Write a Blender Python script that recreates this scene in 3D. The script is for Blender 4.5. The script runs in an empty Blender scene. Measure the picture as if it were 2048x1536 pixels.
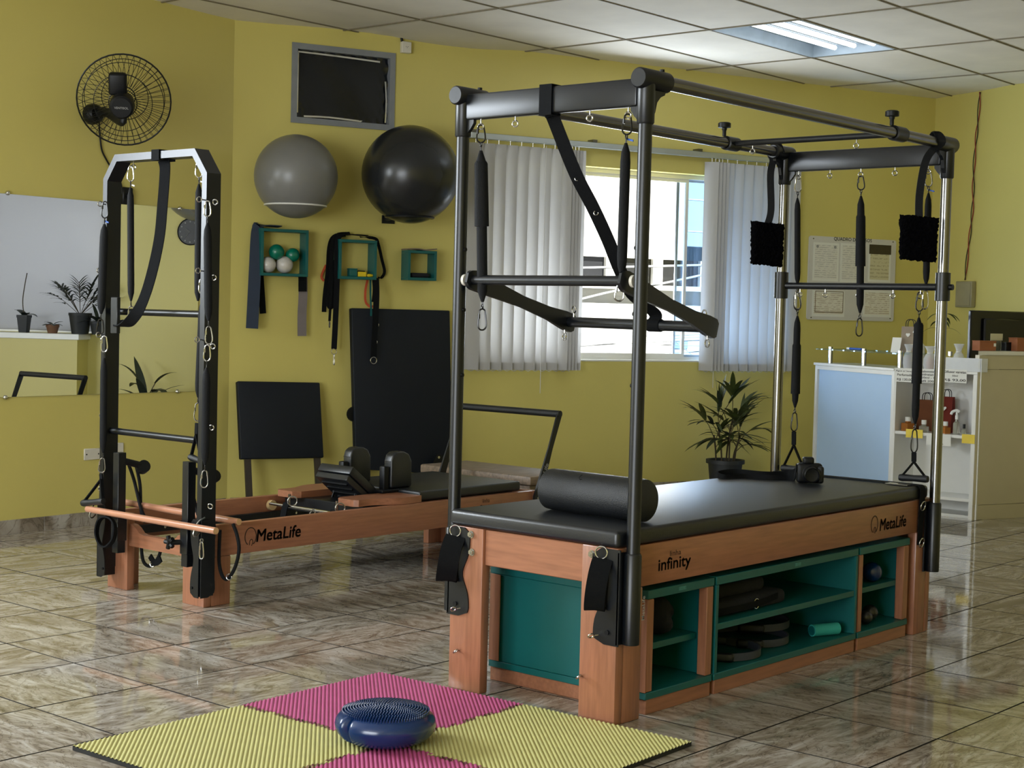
import bpy, bmesh, math, random
from mathutils import Vector as V, Matrix
random.seed(7)
S = bpy.context.scene
COL = S.collection
PI = math.pi

# ------------------------------------------------------------------ camera (world: X along the trapeze table, Y across it, Z up)
F, PIT, ROL, YAW, CH = 3131.0, .0466, .025, .711, 1.45
CAM = V((-4.4182, -3.2257, CH))
def _l(x, y, z):
    return V((math.sin(YAW)*x+math.cos(YAW)*y, -math.cos(YAW)*x+math.sin(YAW)*y, z))
_fw = _l(0, math.cos(PIT), -math.sin(PIT)); _up0 = _l(0, math.sin(PIT), math.cos(PIT)); _r0 = _l(1, 0, 0)
_R = _r0*math.cos(ROL)+_up0*math.sin(ROL); _U = -_r0*math.sin(ROL)+_up0*math.cos(ROL)
cd = bpy.data.cameras.new('camera'); cam = bpy.data.objects.new('camera', cd); COL.objects.link(cam)
cd.sensor_width = 36; cd.lens = F/2048*36; cd.clip_start = .05; cd.clip_end = 300
_m = Matrix((_R, _U, -_fw)).transposed().to_4x4(); _m.translation = CAM
cam.matrix_world = _m
S.camera = cam

# ------------------------------------------------------------------ sky, sun, daylight, exposure
S.view_settings.view_transform = 'Standard'
S.view_settings.look = 'None'
S.view_settings.gamma = 1
S.view_settings.use_curve_mapping = False
S.view_settings.exposure = 0.32
try:
    S.cycles.use_denoising = True
    S.cycles.max_bounces = 10
    S.cycles.diffuse_bounces = 5
    S.cycles.glossy_bounces = 5
    S.cycles.transparent_max_bounces = 12
    S.cycles.sample_clamp_indirect = 6
    S.cycles.caustics_reflective = False
    S.cycles.caustics_refractive = False
except Exception:
    pass
W = bpy.data.worlds.new('sky'); S.world = W; W.use_nodes = True
nt = W.node_tree; bgn = nt.nodes['Background']
sk = nt.nodes.new('ShaderNodeTexSky'); sk.sky_type = 'HOSEK_WILKIE'
sk.sun_direction = V((-.25, -.9, .75)).normalized(); sk.turbidity = 3
nt.links.new(sk.outputs[0], bgn.inputs[0]); bgn.inputs[1].default_value = .8

def lamp(name, kind, loc, target, energy, color=(1, 1, 1), size=None):
    d = bpy.data.lights.new(name, kind); d.energy = energy; d.color = color
    o = bpy.data.objects.new(name, d); COL.objects.link(o); o.location = loc
    o.rotation_euler = (V(target)-V(loc)).to_track_quat('-Z', 'Y').to_euler()
    if size:
        d.shape = 'RECTANGLE'; d.size, d.size_y = size
    return o
sun = lamp('sun', 'SUN', (0, -20, 20), (5, 0, 5), 11.0, (1, .97, .92)); sun.data.angle = .01
sun.rotation_euler = V((.25, .9, -.75)).to_track_quat('-Z', 'Y').to_euler()
# daylight through the wide shop front behind the camera and through the side windows
lamp('shopfront_daylight', 'AREA', (-8.95, -1.2, 1.5), (0, -.6, 1.7), 430, (.9, .95, 1), (4.6, 2.6))
lamp('high_window_daylight', 'AREA', (-2.85, 5.22, 2.35), (-2.6, 3.2, 1.75), 260, (.84, .92, 1), (2.8, 1.1))
lamp('side_window_daylight', 'AREA', (7.05, -1.68, 2.0), (2, .85, 1.95), 115, (.9, .95, 1), (2.7, 1.7))
lamp('street_window_daylight', 'AREA', (6.02, 4.78, 1.25), (5.0, 2.2, 2.1), 150, (.92, .96, 1), (2.6, 1.1))

# ------------------------------------------------------------------ pixel rays onto real planes (2048 x 1536 frame)
def ray(p): return _fw+_R*((p[0]-1024)/F)-_U*((p[1]-768)/F)
def onz(p, z=0.):
    d = ray(p); return CAM+d*((z-CAM.z)/d.z)
def onx(p, x):
    d = ray(p); return CAM+d*((x-CAM.x)/d.x)
def ony(p, y):
    d = ray(p); return CAM+d*((y-CAM.y)/d.y)
def onp(p, p0, n):
    d = ray(p); return CAM+d*((p0-CAM).dot(n)/d.dot(n))
def pix(P):
    d = P-CAM; k = d.dot(_fw)
    return (1024+F*d.dot(_R)/k, 768-F*d.dot(_U)/k, k)

class Wall:
    def __init__(s, o, d, n): s.o = V(o); s.d = V(d).normalized(); s.n = V(n).normalized()
    def at(s, t, z, off=0.): return s.o+s.d*t+V((0, 0, z))+s.n*off
    def hit(s, p, off=0.):
        q = onp(p, s.o+s.n*off, s.n); return q
    def tz(s, p, off=0.):
        q = s.hit(p, off); return (q-s.o).dot(s.d), q.z
LC = V((2.595, 5.435, 0)); RC = V((8.66, 3.136, 0)); LA = V((.778, 5.361, 0))
dl = (LA-LC).normalized(); db = (RC-LC).normalized(); dr = V((-.447, -.895, 0)).normalized()
WL = Wall(LC, dl, (dl.y*-1, dl.x, 0)); WB = Wall(LC, db, (db.y, -db.x, 0)); WR = Wall(RC, dr, (-.895, .447, 0))
if WL.n.y > 0: WL.n = -WL.n
RE = RC+dr*10.0
CEIL = 3.43

# ------------------------------------------------------------------ materials
def lin(c): return tuple(((x/255)/12.92 if x/255 <= .04045 else ((x/255+.055)/1.055)**2.4) for x in c)
MATS = {}
def mat(name, col, rough=.5, metal=0., spec=.5, var=.08, scale=8., stretch=(1, 1, 1), bump=0., bscale=60., coat=0., trans=0., emit=None, estr=0., alpha=1.):
    m = bpy.data.materials.new(name); m.use_nodes = True; n = m.node_tree.nodes; l = m.node_tree.links
    b = n['Principled BSDF']; c = lin(col)
    b.inputs['Roughness'].default_value = rough; b.inputs['Metallic'].default_value = metal
    b.inputs['Specular IOR Level'].default_value = spec
    b.inputs['Coat Weight'].default_value = coat; b.inputs['Coat Roughness'].default_value = .08
    b.inputs['Transmission Weight'].default_value = trans
    b.inputs['Alpha'].default_value = alpha
    tc = n.new('ShaderNodeTexCoord'); mp = n.new('ShaderNodeMapping'); l.new(tc.outputs['Object'], mp.inputs[0])
    mp.inputs['Scale'].default_value = stretch
    nz = n.new('ShaderNodeTexNoise'); nz.inputs['Scale'].default_value = scale; nz.inputs['Detail'].default_value = 4
    l.new(mp.outputs[0], nz.inputs[0])
    rp = n.new('ShaderNodeValToRGB'); l.new(nz.outputs[0], rp.inputs[0])
    rp.color_ramp.elements[0].position = .3; rp.color_ramp.elements[1].position = .7
    rp.color_ramp.elements[0].color = tuple(x*(1-var) for x in c)+(1,)
    rp.color_ramp.elements[1].color = tuple(min(1, x*(1+var)) for x in c)+(1,)
    l.new(rp.outputs[0], b.inputs['Base Color'])
    if bump:
        bn = n.new('ShaderNodeTexNoise'); bn.inputs['Scale'].default_value = bscale; bn.inputs['Detail'].default_value = 3
        l.new(mp.outputs[0], bn.inputs[0])
        bp = n.new('ShaderNodeBump'); bp.inputs['Strength'].default_value = bump; bp.inputs['Distance'].default_value = .004
        l.new(bn.outputs[0], bp.inputs['Height']); l.new(bp.outputs[0], b.inputs['Normal'])
    if emit:
        b.inputs['Emission Color'].default_value = lin(emit)+(1,); b.inputs['Emission Strength'].default_value = estr
    MATS[name] = m
    return m
YEL = mat('yellow_paint', (206, 194, 112), .42, var=.03, scale=1.2, bump=.12, bscale=25)
CEI = mat('ceiling_panel', (232, 228, 220), .8, var=.05, scale=3, bump=.1, bscale=90)
TBAR = mat('ceiling_grid_metal', (120, 112, 92), .6)
BLK = mat('black_powder_coat', (9, 13, 18), .36, var=.15, bump=.03, bscale=300)
BLKP = mat('black_plastic', (8, 10, 13), .45, spec=.3, var=.15)
VIN = mat('black_vinyl', (13, 17, 22), .39, spec=.7, var=.08, scale=5, bump=.12, bscale=160)
VIN2 = mat('dark_vinyl_board', (14, 20, 29), .6, spec=.3, var=.06, bump=.15, bscale=260)
WEB = mat('black_webbing', (5, 7, 10), .85, spec=.2, var=.2, scale=90, bump=.4, bscale=400)
SLV = mat('black_sleeve_fabric', (5, 7, 10), .7, spec=.25, var=.2, scale=40, bump=.3, bscale=200)
FUR = mat('black_plush', (4, 4, 6), 1., spec=.05, var=.3, scale=60, bump=1., bscale=180)
RUB = mat('black_foam', (12, 15, 18), .42, var=.1, bump=.5, bscale=380)
CHR = mat('chrome', (200, 200, 200), .16, metal=1, var=.02)
STL = mat('brushed_steel', (122, 121, 120), .22, metal=1, var=.06, stretch=(1, 30, 30))
ALU = mat('bare_aluminium', (190, 198, 205), .35, metal=.9, var=.03)
WOOD = mat('reddish_wood', (152, 101, 74), .38, var=.16, scale=5, stretch=(1.2, 14, 14), coat=.15)
WOODV = mat('reddish_wood_upright', (152, 101, 74), .38, var=.16, scale=5, stretch=(14, 14, 1.2), coat=.15)
WOODD = mat('wooden_rod', (178, 126, 98), .3, var=.1, scale=6, stretch=(12, 1.5, 12), coat=.3)
TEAL = mat('teal_laminate', (4, 88, 87), .42, var=.04)
TEALB = mat('teal_ball_rubber', (6, 110, 88), .25, var=.05)
WHT = mat('white_laminate', (226, 226, 222), .3, var=.02)
DAYG = mat('daylight_tinted_gloss_panel', (178, 206, 238), .16, var=.01, coat=.4)  # white gloss panel, the window's bluish daylight put into its base colour
WHTS = mat('shaded_white_laminate', (196, 188, 160), .4, var=.02)  # white laminate darkened and yellowed: shade and wall bounce put into the colour
GRYB = mat('grey_ball_rubber', (116, 116, 114), .33, var=.03)
BLKB = mat('black_ball_rubber', (33, 35, 37), .27, var=.06)
WBAL = mat('speckled_white_ball', (196, 192, 186), .25, var=.08, scale=40)
BLUE = mat('blue_rubber', (5, 42, 90), .24, var=.06, coat=.2)
PAPER = mat('paper', (226, 226, 220), .8, var=.02)
PAPERC = mat('cream_paper', (206, 200, 168), .8, var=.03)
PAPERG = mat('grey_print', (150, 150, 148), .8)
INK = mat('black_ink', (18, 16, 16), .7)
INKB = mat('burnt_brown_mark', (46, 28, 20), .6)
GREYM = mat('grey_painted_metal', (128, 132, 138), .45)
BAGPL = mat('black_bin_liner', (10, 15, 22), .22, var=.2, bump=.7, bscale=7)
PLUG = mat('off_white_plastic', (214, 210, 198), .45)
BEIGE = mat('beige_plastic', (150, 142, 108), .5)
YELT = mat('yellow_plastic', (225, 195, 30), .5)
BLUT = mat('blue_plastic', (30, 80, 170), .5)
NAVY = mat('slate_blue_band', (32, 44, 62), .8, bump=.3, bscale=200)
GREYF = mat('grey_webbing', (118, 110, 110), .8, bump=.3, bscale=200)
ORNG = mat('orange_band', (200, 84, 48), .6)
LEAF = mat('leaf_green', (62, 72, 32), .5, var=.3, scale=20)
LEAFD = mat('dark_leaf', (40, 50, 40), .5, var=.3, scale=20)
STEM = mat('stem_brown', (64, 54, 36), .8)
POT = mat('dark_plastic_pot', (30, 33, 36), .55)
POTB = mat('brown_clay_pot', (120, 84, 60), .7)
SOIL = mat('soil', (44, 36, 30), 1., bump=1, bscale=80)
KRAFT = mat('kraft_paper', (150, 92, 58), .8)
KRAFTL = mat('light_kraft_paper', (196, 180, 160), .8)
REDP = mat('red_paper_bag', (150, 52, 34), .7)
AMB = mat('amber_liquid', (206, 130, 60), .15, trans=.4)
CLEARP = mat('clear_bottle', (220, 222, 205), .1, trans=.75)
ORGZ = mat('white_organza', (226, 230, 236), .6, alpha=.5)
FROST = mat('frosted_acrylic', (232, 236, 240), .5, alpha=.7)
STICK = mat('yellow_sticky_note', (232, 206, 78), .7)
SCRN = mat('dark_screen', (14, 14, 16), .25)
CLKF = mat('clock_face', (18, 18, 20), .35)
TAPE = mat('shiny_tape', (230, 230, 225), .12, metal=.8)
CARAB = mat('carabiner_steel', (190, 190, 188), .2, metal=1, var=.03)
CARABD = mat('dark_carabiner', (60, 60, 60), .3, metal=1)
RINGM = mat('grey_ring_rubber', (56, 60, 68), .6)
CLOTH = mat('black_cloth', (14, 16, 22), .9, var=.3, bump=.6, bscale=30)
DPLAN = mat('grey_brown_slab', (128, 112, 96), .5, var=.35, scale=7, stretch=(1, 6, 6))
TUBE = mat('fluorescent_tube', (255, 255, 255), .3, emit=(245, 250, 255), estr=4)
FIXT = mat('fixture_white', (168, 182, 194), .45)
FACW = mat('white_facade', (238, 236, 230), .8, var=.04, scale=.6)
FACB = mat('blue_facade', (175, 196, 218), .8, var=.05, scale=.8)
DARKO = mat('dark_opening', (24, 24, 26), .6)
ASPH = mat('asphalt', (110, 110, 108), .9)
YPOST = mat('yellow_post', (226, 176, 70), .6)
CABLE = mat('pale_cable', (205, 205, 205), .5)

def nodes_of(name):
    m = bpy.data.materials.new(name); m.use_nodes = True; MATS[name] = m
    return m, m.node_tree.nodes, m.node_tree.links
# marbled floor tile: object coordinates differ per tile through Object Info random
def marble(name, rough, dark=1.):
    m, n, l = nodes_of(name); b = n['Principled BSDF']
    tc = n.new('ShaderNodeTexCoord'); oi = n.new('ShaderNodeObjectInfo')
    mul = n.new('ShaderNodeMath'); mul.operation = 'MULTIPLY'; mul.inputs[1].default_value = 37.
    l.new(oi.outputs['Random'], mul.inputs[0])
    cx = n.new('ShaderNodeCombineXYZ'); l.new(mul.outputs[0], cx.inputs[0]); l.new(mul.outputs[0], cx.inputs[2])
    ad = n.new('ShaderNodeVectorMath'); ad.operation = 'ADD'; l.new(tc.outputs['Object'], ad.inputs[0]); l.new(cx.outputs[0], ad.inputs[1])
    mp = n.new('ShaderNodeMapping'); l.new(ad.outputs[0], mp.inputs[0]); mp.inputs['Scale'].default_value = (1.4, 4.6, 1)
    mp.inputs['Rotation'].default_value = (0, 0, .25)
    n1 = n.new('ShaderNodeTexNoise'); n1.inputs['Scale'].default_value = 1.8; n1.inputs['Detail'].default_value = 7
    n1.inputs['Roughness'].default_value = .62; n1.inputs['Distortion'].default_value = 1.6
    dm = n.new('ShaderNodeMath'); dm.operation = 'MULTIPLY_ADD'; dm.inputs[1].default_value = 3.4; dm.inputs[2].default_value = .5
    l.new(oi.outputs['Random'], dm.inputs[0]); l.new(dm.outputs[0], n1.inputs['Distortion'])
    l.new(mp.outputs[0], n1.inputs[0])
    r1 = n.new('ShaderNodeValToRGB'); l.new(n1.outputs[0], r1.inputs[0])
    e = r1.color_ramp.elements
    e[0].position = .28; e[0].color = tuple(x*dark for x in lin((108, 98, 84)))+(1,)
    e[1].position = .74; e[1].color = tuple(x*dark for x in lin((210, 206, 198)))+(1,)
    k = e.new(.43); k.color = tuple(x*dark for x in lin((150, 138, 122)))+(1,)
    k = e.new(.56); k.color = tuple(x*dark for x in lin((184, 176, 164)))+(1,)
    n2 = n.new('ShaderNodeTexNoise'); n2.inputs['Scale'].default_value = 3.2; n2.inputs['Detail'].default_value = 6
    n2.inputs['Distortion'].default_value = 2.8
    mp2 = n.new('ShaderNodeMapping'); l.new(ad.outputs[0], mp2.inputs[0]); mp2.inputs['Scale'].default_value = (1.4, 3.2, 1)
    l.new(mp2.outputs[0], n2.inputs[0])
    r2 = n.new('ShaderNodeValToRGB'); l.new(n2.outputs[0], r2.inputs[0]); e = r2.color_ramp.elements
    e[0].position = .47; e[0].color = (1, 1, 1, 1); e[1].position = .53; e[1].color = (1, 1, 1, 1)
    k = e.new(.5); k.color = (.42, .38, .34, 1)
    mx = n.new('ShaderNodeMix'); mx.data_type = 'RGBA'; mx.blend_type = 'MULTIPLY'; mx.inputs['Factor'].default_value = .75
    l.new(r1.outputs[0], mx.inputs['A']); l.new(r2.outputs[0], mx.inputs['B'])
    l.new(mx.outputs['Result'], b.inputs['Base Color'])
    b.inputs['Roughness'].default_value = rough
    return m
TILE = marble('marbled_floor_tile', .055, .86)
BASE = marble('marbled_baseboard', .3, .75)
GROUT = mat('grout', (38, 34, 30), .9)
# mirror
m, n, l = nodes_of('mirror_glass'); b = n['Principled BSDF']; MIR = m
b.inputs['Metallic'].default_value = 1; b.inputs['Roughness'].default_value = .0; b.inputs['Base Color'].default_value = (.86, .88, .88, 1)
# window glass
def glass(name, tint, gl=.08):
    m, n, l = nodes_of(name); out = n['Material Output']
    t = n.new('ShaderNodeBsdfTransparent'); t.inputs[0].default_value = tint+(1,)
    g = n.new('ShaderNodeBsdfGlossy'); g.inputs['Roughness'].default_value = .02
    mx = n.new('ShaderNodeMixShader'); mx.inputs[0].default_value = gl
    l.new(t.outputs[0], mx.inputs[1]); l.new(g.outputs[0], mx.inputs[2]); l.new(mx.outputs[0], out.inputs[0])
    return m
GLS = glass('window_glass', (.95, .97, .98), .05); GLSB = glass('tinted_window_glass', (.66, .8, .97), .06)
SHELFG = glass('shelf_glass', (.78, .86, .84), .18)
# translucent cloth of blinds
def cloth(name, col, tr):
    m, n, l = nodes_of(name); out = n['Material Output']
    d = n.new('ShaderNodeBsdfDiffuse'); d.inputs[0].default_value = lin(col)+(1,)
    t = n.new('ShaderNodeBsdfTranslucent'); t.inputs[0].default_value = lin(col)+(1,)
    tc = n.new('ShaderNodeTexCoord'); nz = n.new('ShaderNodeTexNoise'); nz.inputs['Scale'].default_value = 220
    l.new(tc.outputs['Object'], nz.inputs[0]); bp = n.new('ShaderNodeBump'); bp.inputs['Strength'].default_value = .1
    l.new(nz.outputs[0], bp.inputs['Height']); l.new(bp.outputs[0], d.inputs['Normal'])
    mx = n.new('ShaderNodeMixShader'); mx.inputs[0].default_value = tr
    l.new(d.outputs[0], mx.inputs[1]); l.new(t.outputs[0], mx.inputs[2]); l.new(mx.outputs[0], out.inputs[0])
    return m
VANE = cloth('blind_fabric', (182, 181, 180), .15); ROLL = cloth('roller_blind_fabric', (186, 186, 188), .35)
# ribbed foam
def foam(name, col):
    m, n, l = nodes_of(name); b = n['Principled BSDF']; b.inputs['Roughness'].default_value = .6
    tc = n.new('ShaderNodeTexCoord'); nz = n.new('ShaderNodeTexNoise'); nz.inputs['Scale'].default_value = 14
    l.new(tc.outputs['Object'], nz.inputs[0])
    rp = n.new('ShaderNodeValToRGB'); l.new(nz.outputs[0], rp.inputs[0]); c = lin(col)
    rp.color_ramp.elements[0].color = tuple(x*.92 for x in c)+(1,); rp.color_ramp.elements[1].color = tuple(min(1, x*1.08) for x in c)+(1,)
    l.new(rp.outputs[0], b.inputs['Base Color'])
    w2 = n.new('ShaderNodeTexNoise'); w2.inputs['Scale'].default_value = 320
    l.new(tc.outputs['Object'], w2.inputs[0])
    bp = n.new('ShaderNodeBump'); bp.inputs['Strength'].default_value = .15; bp.inputs['Distance'].default_value = .002
    l.new(w2.outputs[0], bp.inputs['Height']); l.new(bp.outputs[0], b.inputs['Normal'])
    return m
FPINK = foam('pink_foam', (178, 78, 126)); FYEL = foam('yellow_foam', (186, 182, 116)); FBLK = mat('dark_foam_underside', (30, 30, 28), .9)

# ------------------------------------------------------------------ mesh helpers (everything in world space; part() moves it under its thing)
def BM(): return bmesh.new()
def box(bm, lo, hi, bev=0., seg=1):
    lo = V(lo); hi = V(hi); c = (lo+hi)/2; s = hi-lo
    r = bmesh.ops.create_cube(bm, size=1, matrix=Matrix.Translation(c) @ Matrix.Diagonal((abs(s.x), abs(s.y), abs(s.z), 1)))
    if bev:
        vs = r['verts']; es = list({e for v in vs for e in v.link_edges})
        bmesh.ops.bevel(bm, geom=es, offset=bev, segments=seg, profile=.5, affect='EDGES')
    return bm
def obox(bm, o, ex, ey, ez, bev=0., seg=1):
    """box from corner-centre o with full edge vectors ex, ey, ez"""
    o = V(o); ex = V(ex); ey = V(ey); ez = V(ez)
    M_ = Matrix((ex, ey, ez)).transposed().to_4x4(); M_.translation = o
    r = bmesh.ops.create_cube(bm, size=1, matrix=M_)
    if ex.cross(ey).dot(ez) < 0:
        bmesh.ops.reverse_faces(bm, faces=list({f for v in r['verts'] for f in v.link_faces}))
    if bev:
        es = list({e for v in r['verts'] for e in v.link_edges})
        bmesh.ops.bevel(bm, geom=es, offset=bev, segments=seg, profile=.5, affect='EDGES')
    return bm
def circ(r, n=12, ry=None):
    ry = r if ry is None else ry
    return [(r*math.cos(2*PI*i/n), ry*math.sin(2*PI*i/n)) for i in range(n)]
def rect(w, t): return [(-w/2, -t/2), (w/2, -t/2), (w/2, t/2), (-w/2, t/2)]
def sweep(bm, pts, prof, closed=False, side=None, scale=None, cap=True):
    pts = [V(p) for p in pts]; N = len(pts); rings = []; s0 = None
    for i, p in enumerate(pts):
        if closed: t = pts[(i+1) % N]-pts[(i-1) % N]
        else: t = pts[min(i+1, N-1)]-pts[max(i-1, 0)]
        t = t.normalized() if t.length > 1e-9 else V((0, 0, 1))
        if side is not None: ref = V(side[i] if isinstance(side, list) else side)
        else: ref = s0 if s0 is not None else (V((0, 0, 1)) if abs(t.z) < .9 else V((1, 0, 0)))
        s = ref-t*ref.dot(t)
        if s.length < 1e-6: s = t.orthogonal()
        s.normalize(); s0 = s; nn = t.cross(s)
        k = scale[i] if scale else 1
        kx, ky = k if isinstance(k, tuple) else (k, k)
        rings.append([bm.verts.new(p+s*(a*kx)+nn*(b*ky)) for a, b in prof])
    P = len(prof)
    for i in range(N if closed else N-1):
        A = rings[i]; B = rings[(i+1) % N]
        for j in range(P):
            bm.faces.new((A[j], A[(j+1) % P], B[(j+1) % P], B[j]))
    if cap and not closed:
        bm.faces.new(rings[0][::-1]); bm.faces.new(rings[-1])
    return bm
def cyl(bm, a, b, r, r2=None, n=16): return sweep(bm, [a, b], circ(1, n), scale=[r, r if r2 is None else r2])
def beam(bm, a, b, w, t, side): return sweep(bm, [a, b], rect(w, t), side=side)
def lathe(bm, prof, c=(0, 0, 0), n=24, ax=None, ex=None):
    c = V(c); az = V(ax).normalized() if ax else V((0, 0, 1))
    axx = V(ex).normalized() if ex else az.orthogonal().normalized(); ay = az.cross(axx); rings = []
    for r, z in prof:
        if r < 1e-6: rings.append([bm.verts.new(c+az*z)])
        else: rings.append([bm.verts.new(c+az*z+axx*(r*math.cos(2*PI*i/n))+ay*(r*math.sin(2*PI*i/n))) for i in range(n)])
    for A, B in zip(rings, rings[1:]):
        if len(A) == 1 and len(B) == 1: continue
        for j in range(n):
            k = (j+1) % n
            if len(A) == 1: bm.faces.new((A[0], B[k], B[j]))
            elif len(B) == 1: bm.faces.new((A[j], A[k], B[0]))
            else: bm.faces.new((A[j], A[k], B[k], B[j]))
    return bm
def ball(bm, c, r, n=24, ky=1.):
    m_ = n//2
    return lathe(bm, [(r*math.sin(PI*i/m_), -r*ky*math.cos(PI*i/m_)) for i in range(m_+1)], c, n)
def ring(bm, c, R, r, nrm, n=20, k=8):
    nrm = V(nrm).normalized(); a = nrm.orthogonal().normalized(); b = nrm.cross(a)
    return sweep(bm, [V(c)+a*(R*math.cos(2*PI*i/n))+b*(R*math.sin(2*PI*i/n)) for i in range(n)], circ(r, k), closed=True, side=nrm)
def prism(bm, poly, dv):
    a = [bm.verts.new(V(p)) for p in poly]; b = [bm.verts.new(V(p)+V(dv)) for p in poly]; N = len(poly)
    bm.faces.new(a[::-1]); bm.faces.new(b)
    for i in range(N): bm.faces.new((a[i], a[(i+1) % N], b[(i+1) % N], b[i]))
    bmesh.ops.recalc_face_normals(bm, faces=bm.faces[:])
    return bm
def spline(pts, n=8, closed=False):
    P = [V(p) for p in pts]; out = []; N = len(P)
    for i in range(N if closed else N-1):
        if closed: a, b, c, d = P[(i-1) % N], P[i], P[(i+1) % N], P[(i+2) % N]
        else: a, b, c, d = P[max(i-1, 0)], P[i], P[i+1], P[min(i+2, N-1)]
        for k in range(n):
            t = k/n
            out.append(.5*((2*b)+(c-a)*t+(2*a-5*b+4*c-d)*t*t+(3*b-a-3*c+d)*t**3))
    if not closed: out.append(P[-1])
    return out

ORG = {}
def part(name, bm, m, parent=None, smooth=True, kind=None, ang=40, label=None, mats=None):
    o0 = ORG.get(parent.name, V((0, 0, 0))) if parent else V((0, 0, 0))
    if o0.length: bmesh.ops.translate(bm, verts=bm.verts[:], vec=-o0)
    me = bpy.data.meshes.new(name); bm.to_mesh(me); bm.free()
    for x in (mats or [m]): me.materials.append(x)
    if smooth:
        me.shade_smooth(); me.set_sharp_from_angle(angle=math.radians(ang))
    o = bpy.data.objects.new(name, me); COL.objects.link(o)
    if parent: o.parent = parent; ORG[o.name] = o0
    if kind: o['kind'] = kind
    if label: o['label'] = label
    return o
def thing(name, label, cat, loc=(0, 0, 0), group=None):
    o = bpy.data.objects.new(name, None); COL.objects.link(o); o.location = V(loc); o.empty_display_size = .1
    o['label'] = label; o['category'] = cat
    if group: o['group'] = group
    ORG[o.name] = V(loc); return o
def struct(name, loc=(0, 0, 0)):
    o = bpy.data.objects.new(name, None); COL.objects.link(o); o.location = V(loc); o['kind'] = 'structure'; ORG[o.name] = V(loc); return o
def single(name, label, cat, bm, m, loc, group=None, smooth=True, ang=40):
    """a thing that is one mesh, with its origin at its base"""
    bmesh.ops.translate(bm, verts=bm.verts[:], vec=-V(loc))
    o = part(name, bm, m, None, smooth, ang=ang); o.location = V(loc); ORG[o.name] = V(loc)
    o['label'] = label; o['category'] = cat
    if group: o['group'] = group
    return o
def dup(root, loc, label=None):
    r = root.copy(); COL.objects.link(r); r.location = V(loc); ORG[r.name] = V(loc)
    if label: r['label'] = label
    for c in root.children:
        d = c.copy(); COL.objects.link(d); d.parent = r
        for g in c.children:
            e = g.copy(); COL.objects.link(e); e.parent = d
    return r
def text(name, body, o, ex, ey, width, m, parent, bold=0., height=None, label=None, shear=0., depth=.0006, fat=0.):
    cu = bpy.data.curves.new('lettering', 'FONT'); cu.body = body; cu.size = 1; cu.offset = bold; cu.resolution_u = 3; cu.shear = shear
    to = bpy.data.objects.new('lettering', cu)
    COL.objects.link(to); dg = bpy.context.evaluated_depsgraph_get(); me = bpy.data.meshes.new_from_object(to.evaluated_get(dg))
    bm = BM(); bm.from_mesh(me); bpy.data.objects.remove(to); bpy.data.meshes.remove(me)
    xs = [v.co.x for v in bm.verts]; ys = [v.co.y for v in bm.verts]
    x0, x1, y0, y1 = min(xs), max(xs), min(ys), max(ys); k = width/(x1-x0); ky = height/(y1-y0) if height else k
    ex = V(ex).normalized(); ey = V(ey).normalized(); nn = ex.cross(ey); o = V(o)
    for v in bm.verts:
        v.co = o+ex*((v.co.x-(x0+x1)/2)*k)+ey*((v.co.y-(y0+y1)/2)*ky)+nn*depth
    base_ = bm.verts[:]+bm.edges[:]+bm.faces[:]
    if fat:
        for sx, sy in ((fat, 0), (0, fat), (fat, fat)):
            d_ = bmesh.ops.duplicate(bm, geom=base_)
            bmesh.ops.translate(bm, verts=[e for e in d_['geom'] if isinstance(e, bmesh.types.BMVert)], vec=(ex*sx+ey*sy)*width+nn*.00005)
    return part(name, bm, m, parent, smooth=False, label=label)

# ------------------------------------------------------------------ room shell
PLAN = [V((-9, 4.963, 0)), LC, RC, RE, V((-9, RE.y, 0))]
def inside(p):
    c = False; N = len(PLAN)
    for i in range(N):
        a, b = PLAN[i], PLAN[(i+1) % N]
        if (a.y > p[1]) != (b.y > p[1]) and p[0] < (b.x-a.x)*(p[1]-a.y)/(b.y-a.y)+a.x: c = not c
    return c
def wallbox(bm, w, t0, t1, z0, z1, a, b, bev=0.):
    """box on a wall: t along it, z up, a..b = distance from the wall face into the room (negative = into the wall)"""
    o = w.at((t0+t1)/2, (z0+z1)/2, (a+b)/2)
    return obox(bm, o, w.d*(t1-t0), w.n*(b-a), V((0, 0, z1-z0)), bev)
def slab(z0, z1, grow=0.):
    bm = BM(); c = V((0, 0, 0))
    poly = [V((p.x, p.y, z0)) for p in PLAN]
    return prism(bm, poly, (0, 0, z1-z0))
# floor: a base slab, one object per tile in view, the rest of the tiles as one piece
fl = struct('floor')
part('floor_slab', slab(-.12, -.012), GROUT, fl, smooth=False)
PT = .497; g = .0034
def tile_bm(x, y, bm, lo=0.):
    box(bm, (x-PT/2+g, y-PT/2+g, -.012), (x+PT/2-g, y+PT/2-g, 0.))
bm = BM(); tile_bm(0, 0, bm)
bmesh.ops.bevel(bm, geom=[e for e in bm.edges if all(v.co.z > -.001 for v in e.verts)], offset=.0008, segments=1, affect='EDGES')
for f_ in bm.faces: f_.material_index = 0 if f_.normal.z > .95 else 1
tme = bpy.data.meshes.new('floor_tile'); bm.to_mesh(tme); bm.free(); tme.materials.append(TILE); tme.materials.append(GROUT)
cand = []; rest = BM()
for i in range(-19, 20):
    for j in range(-17, 10):
        x = .15+PT*(i+.5); y = 1.63+PT*(j+.5)
        if not any(inside((x+dx, y+dy)) for dx in (-.3, .3) for dy in (-.3, .3)): continue
        px, py, k = pix(V((x, y, 0)))
        if k > 2 and -160 < px < 2210 and 500 < py < 1680: cand.append((k, x, y))
        else: tile_bm(x, y, rest)
cand.sort()
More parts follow.
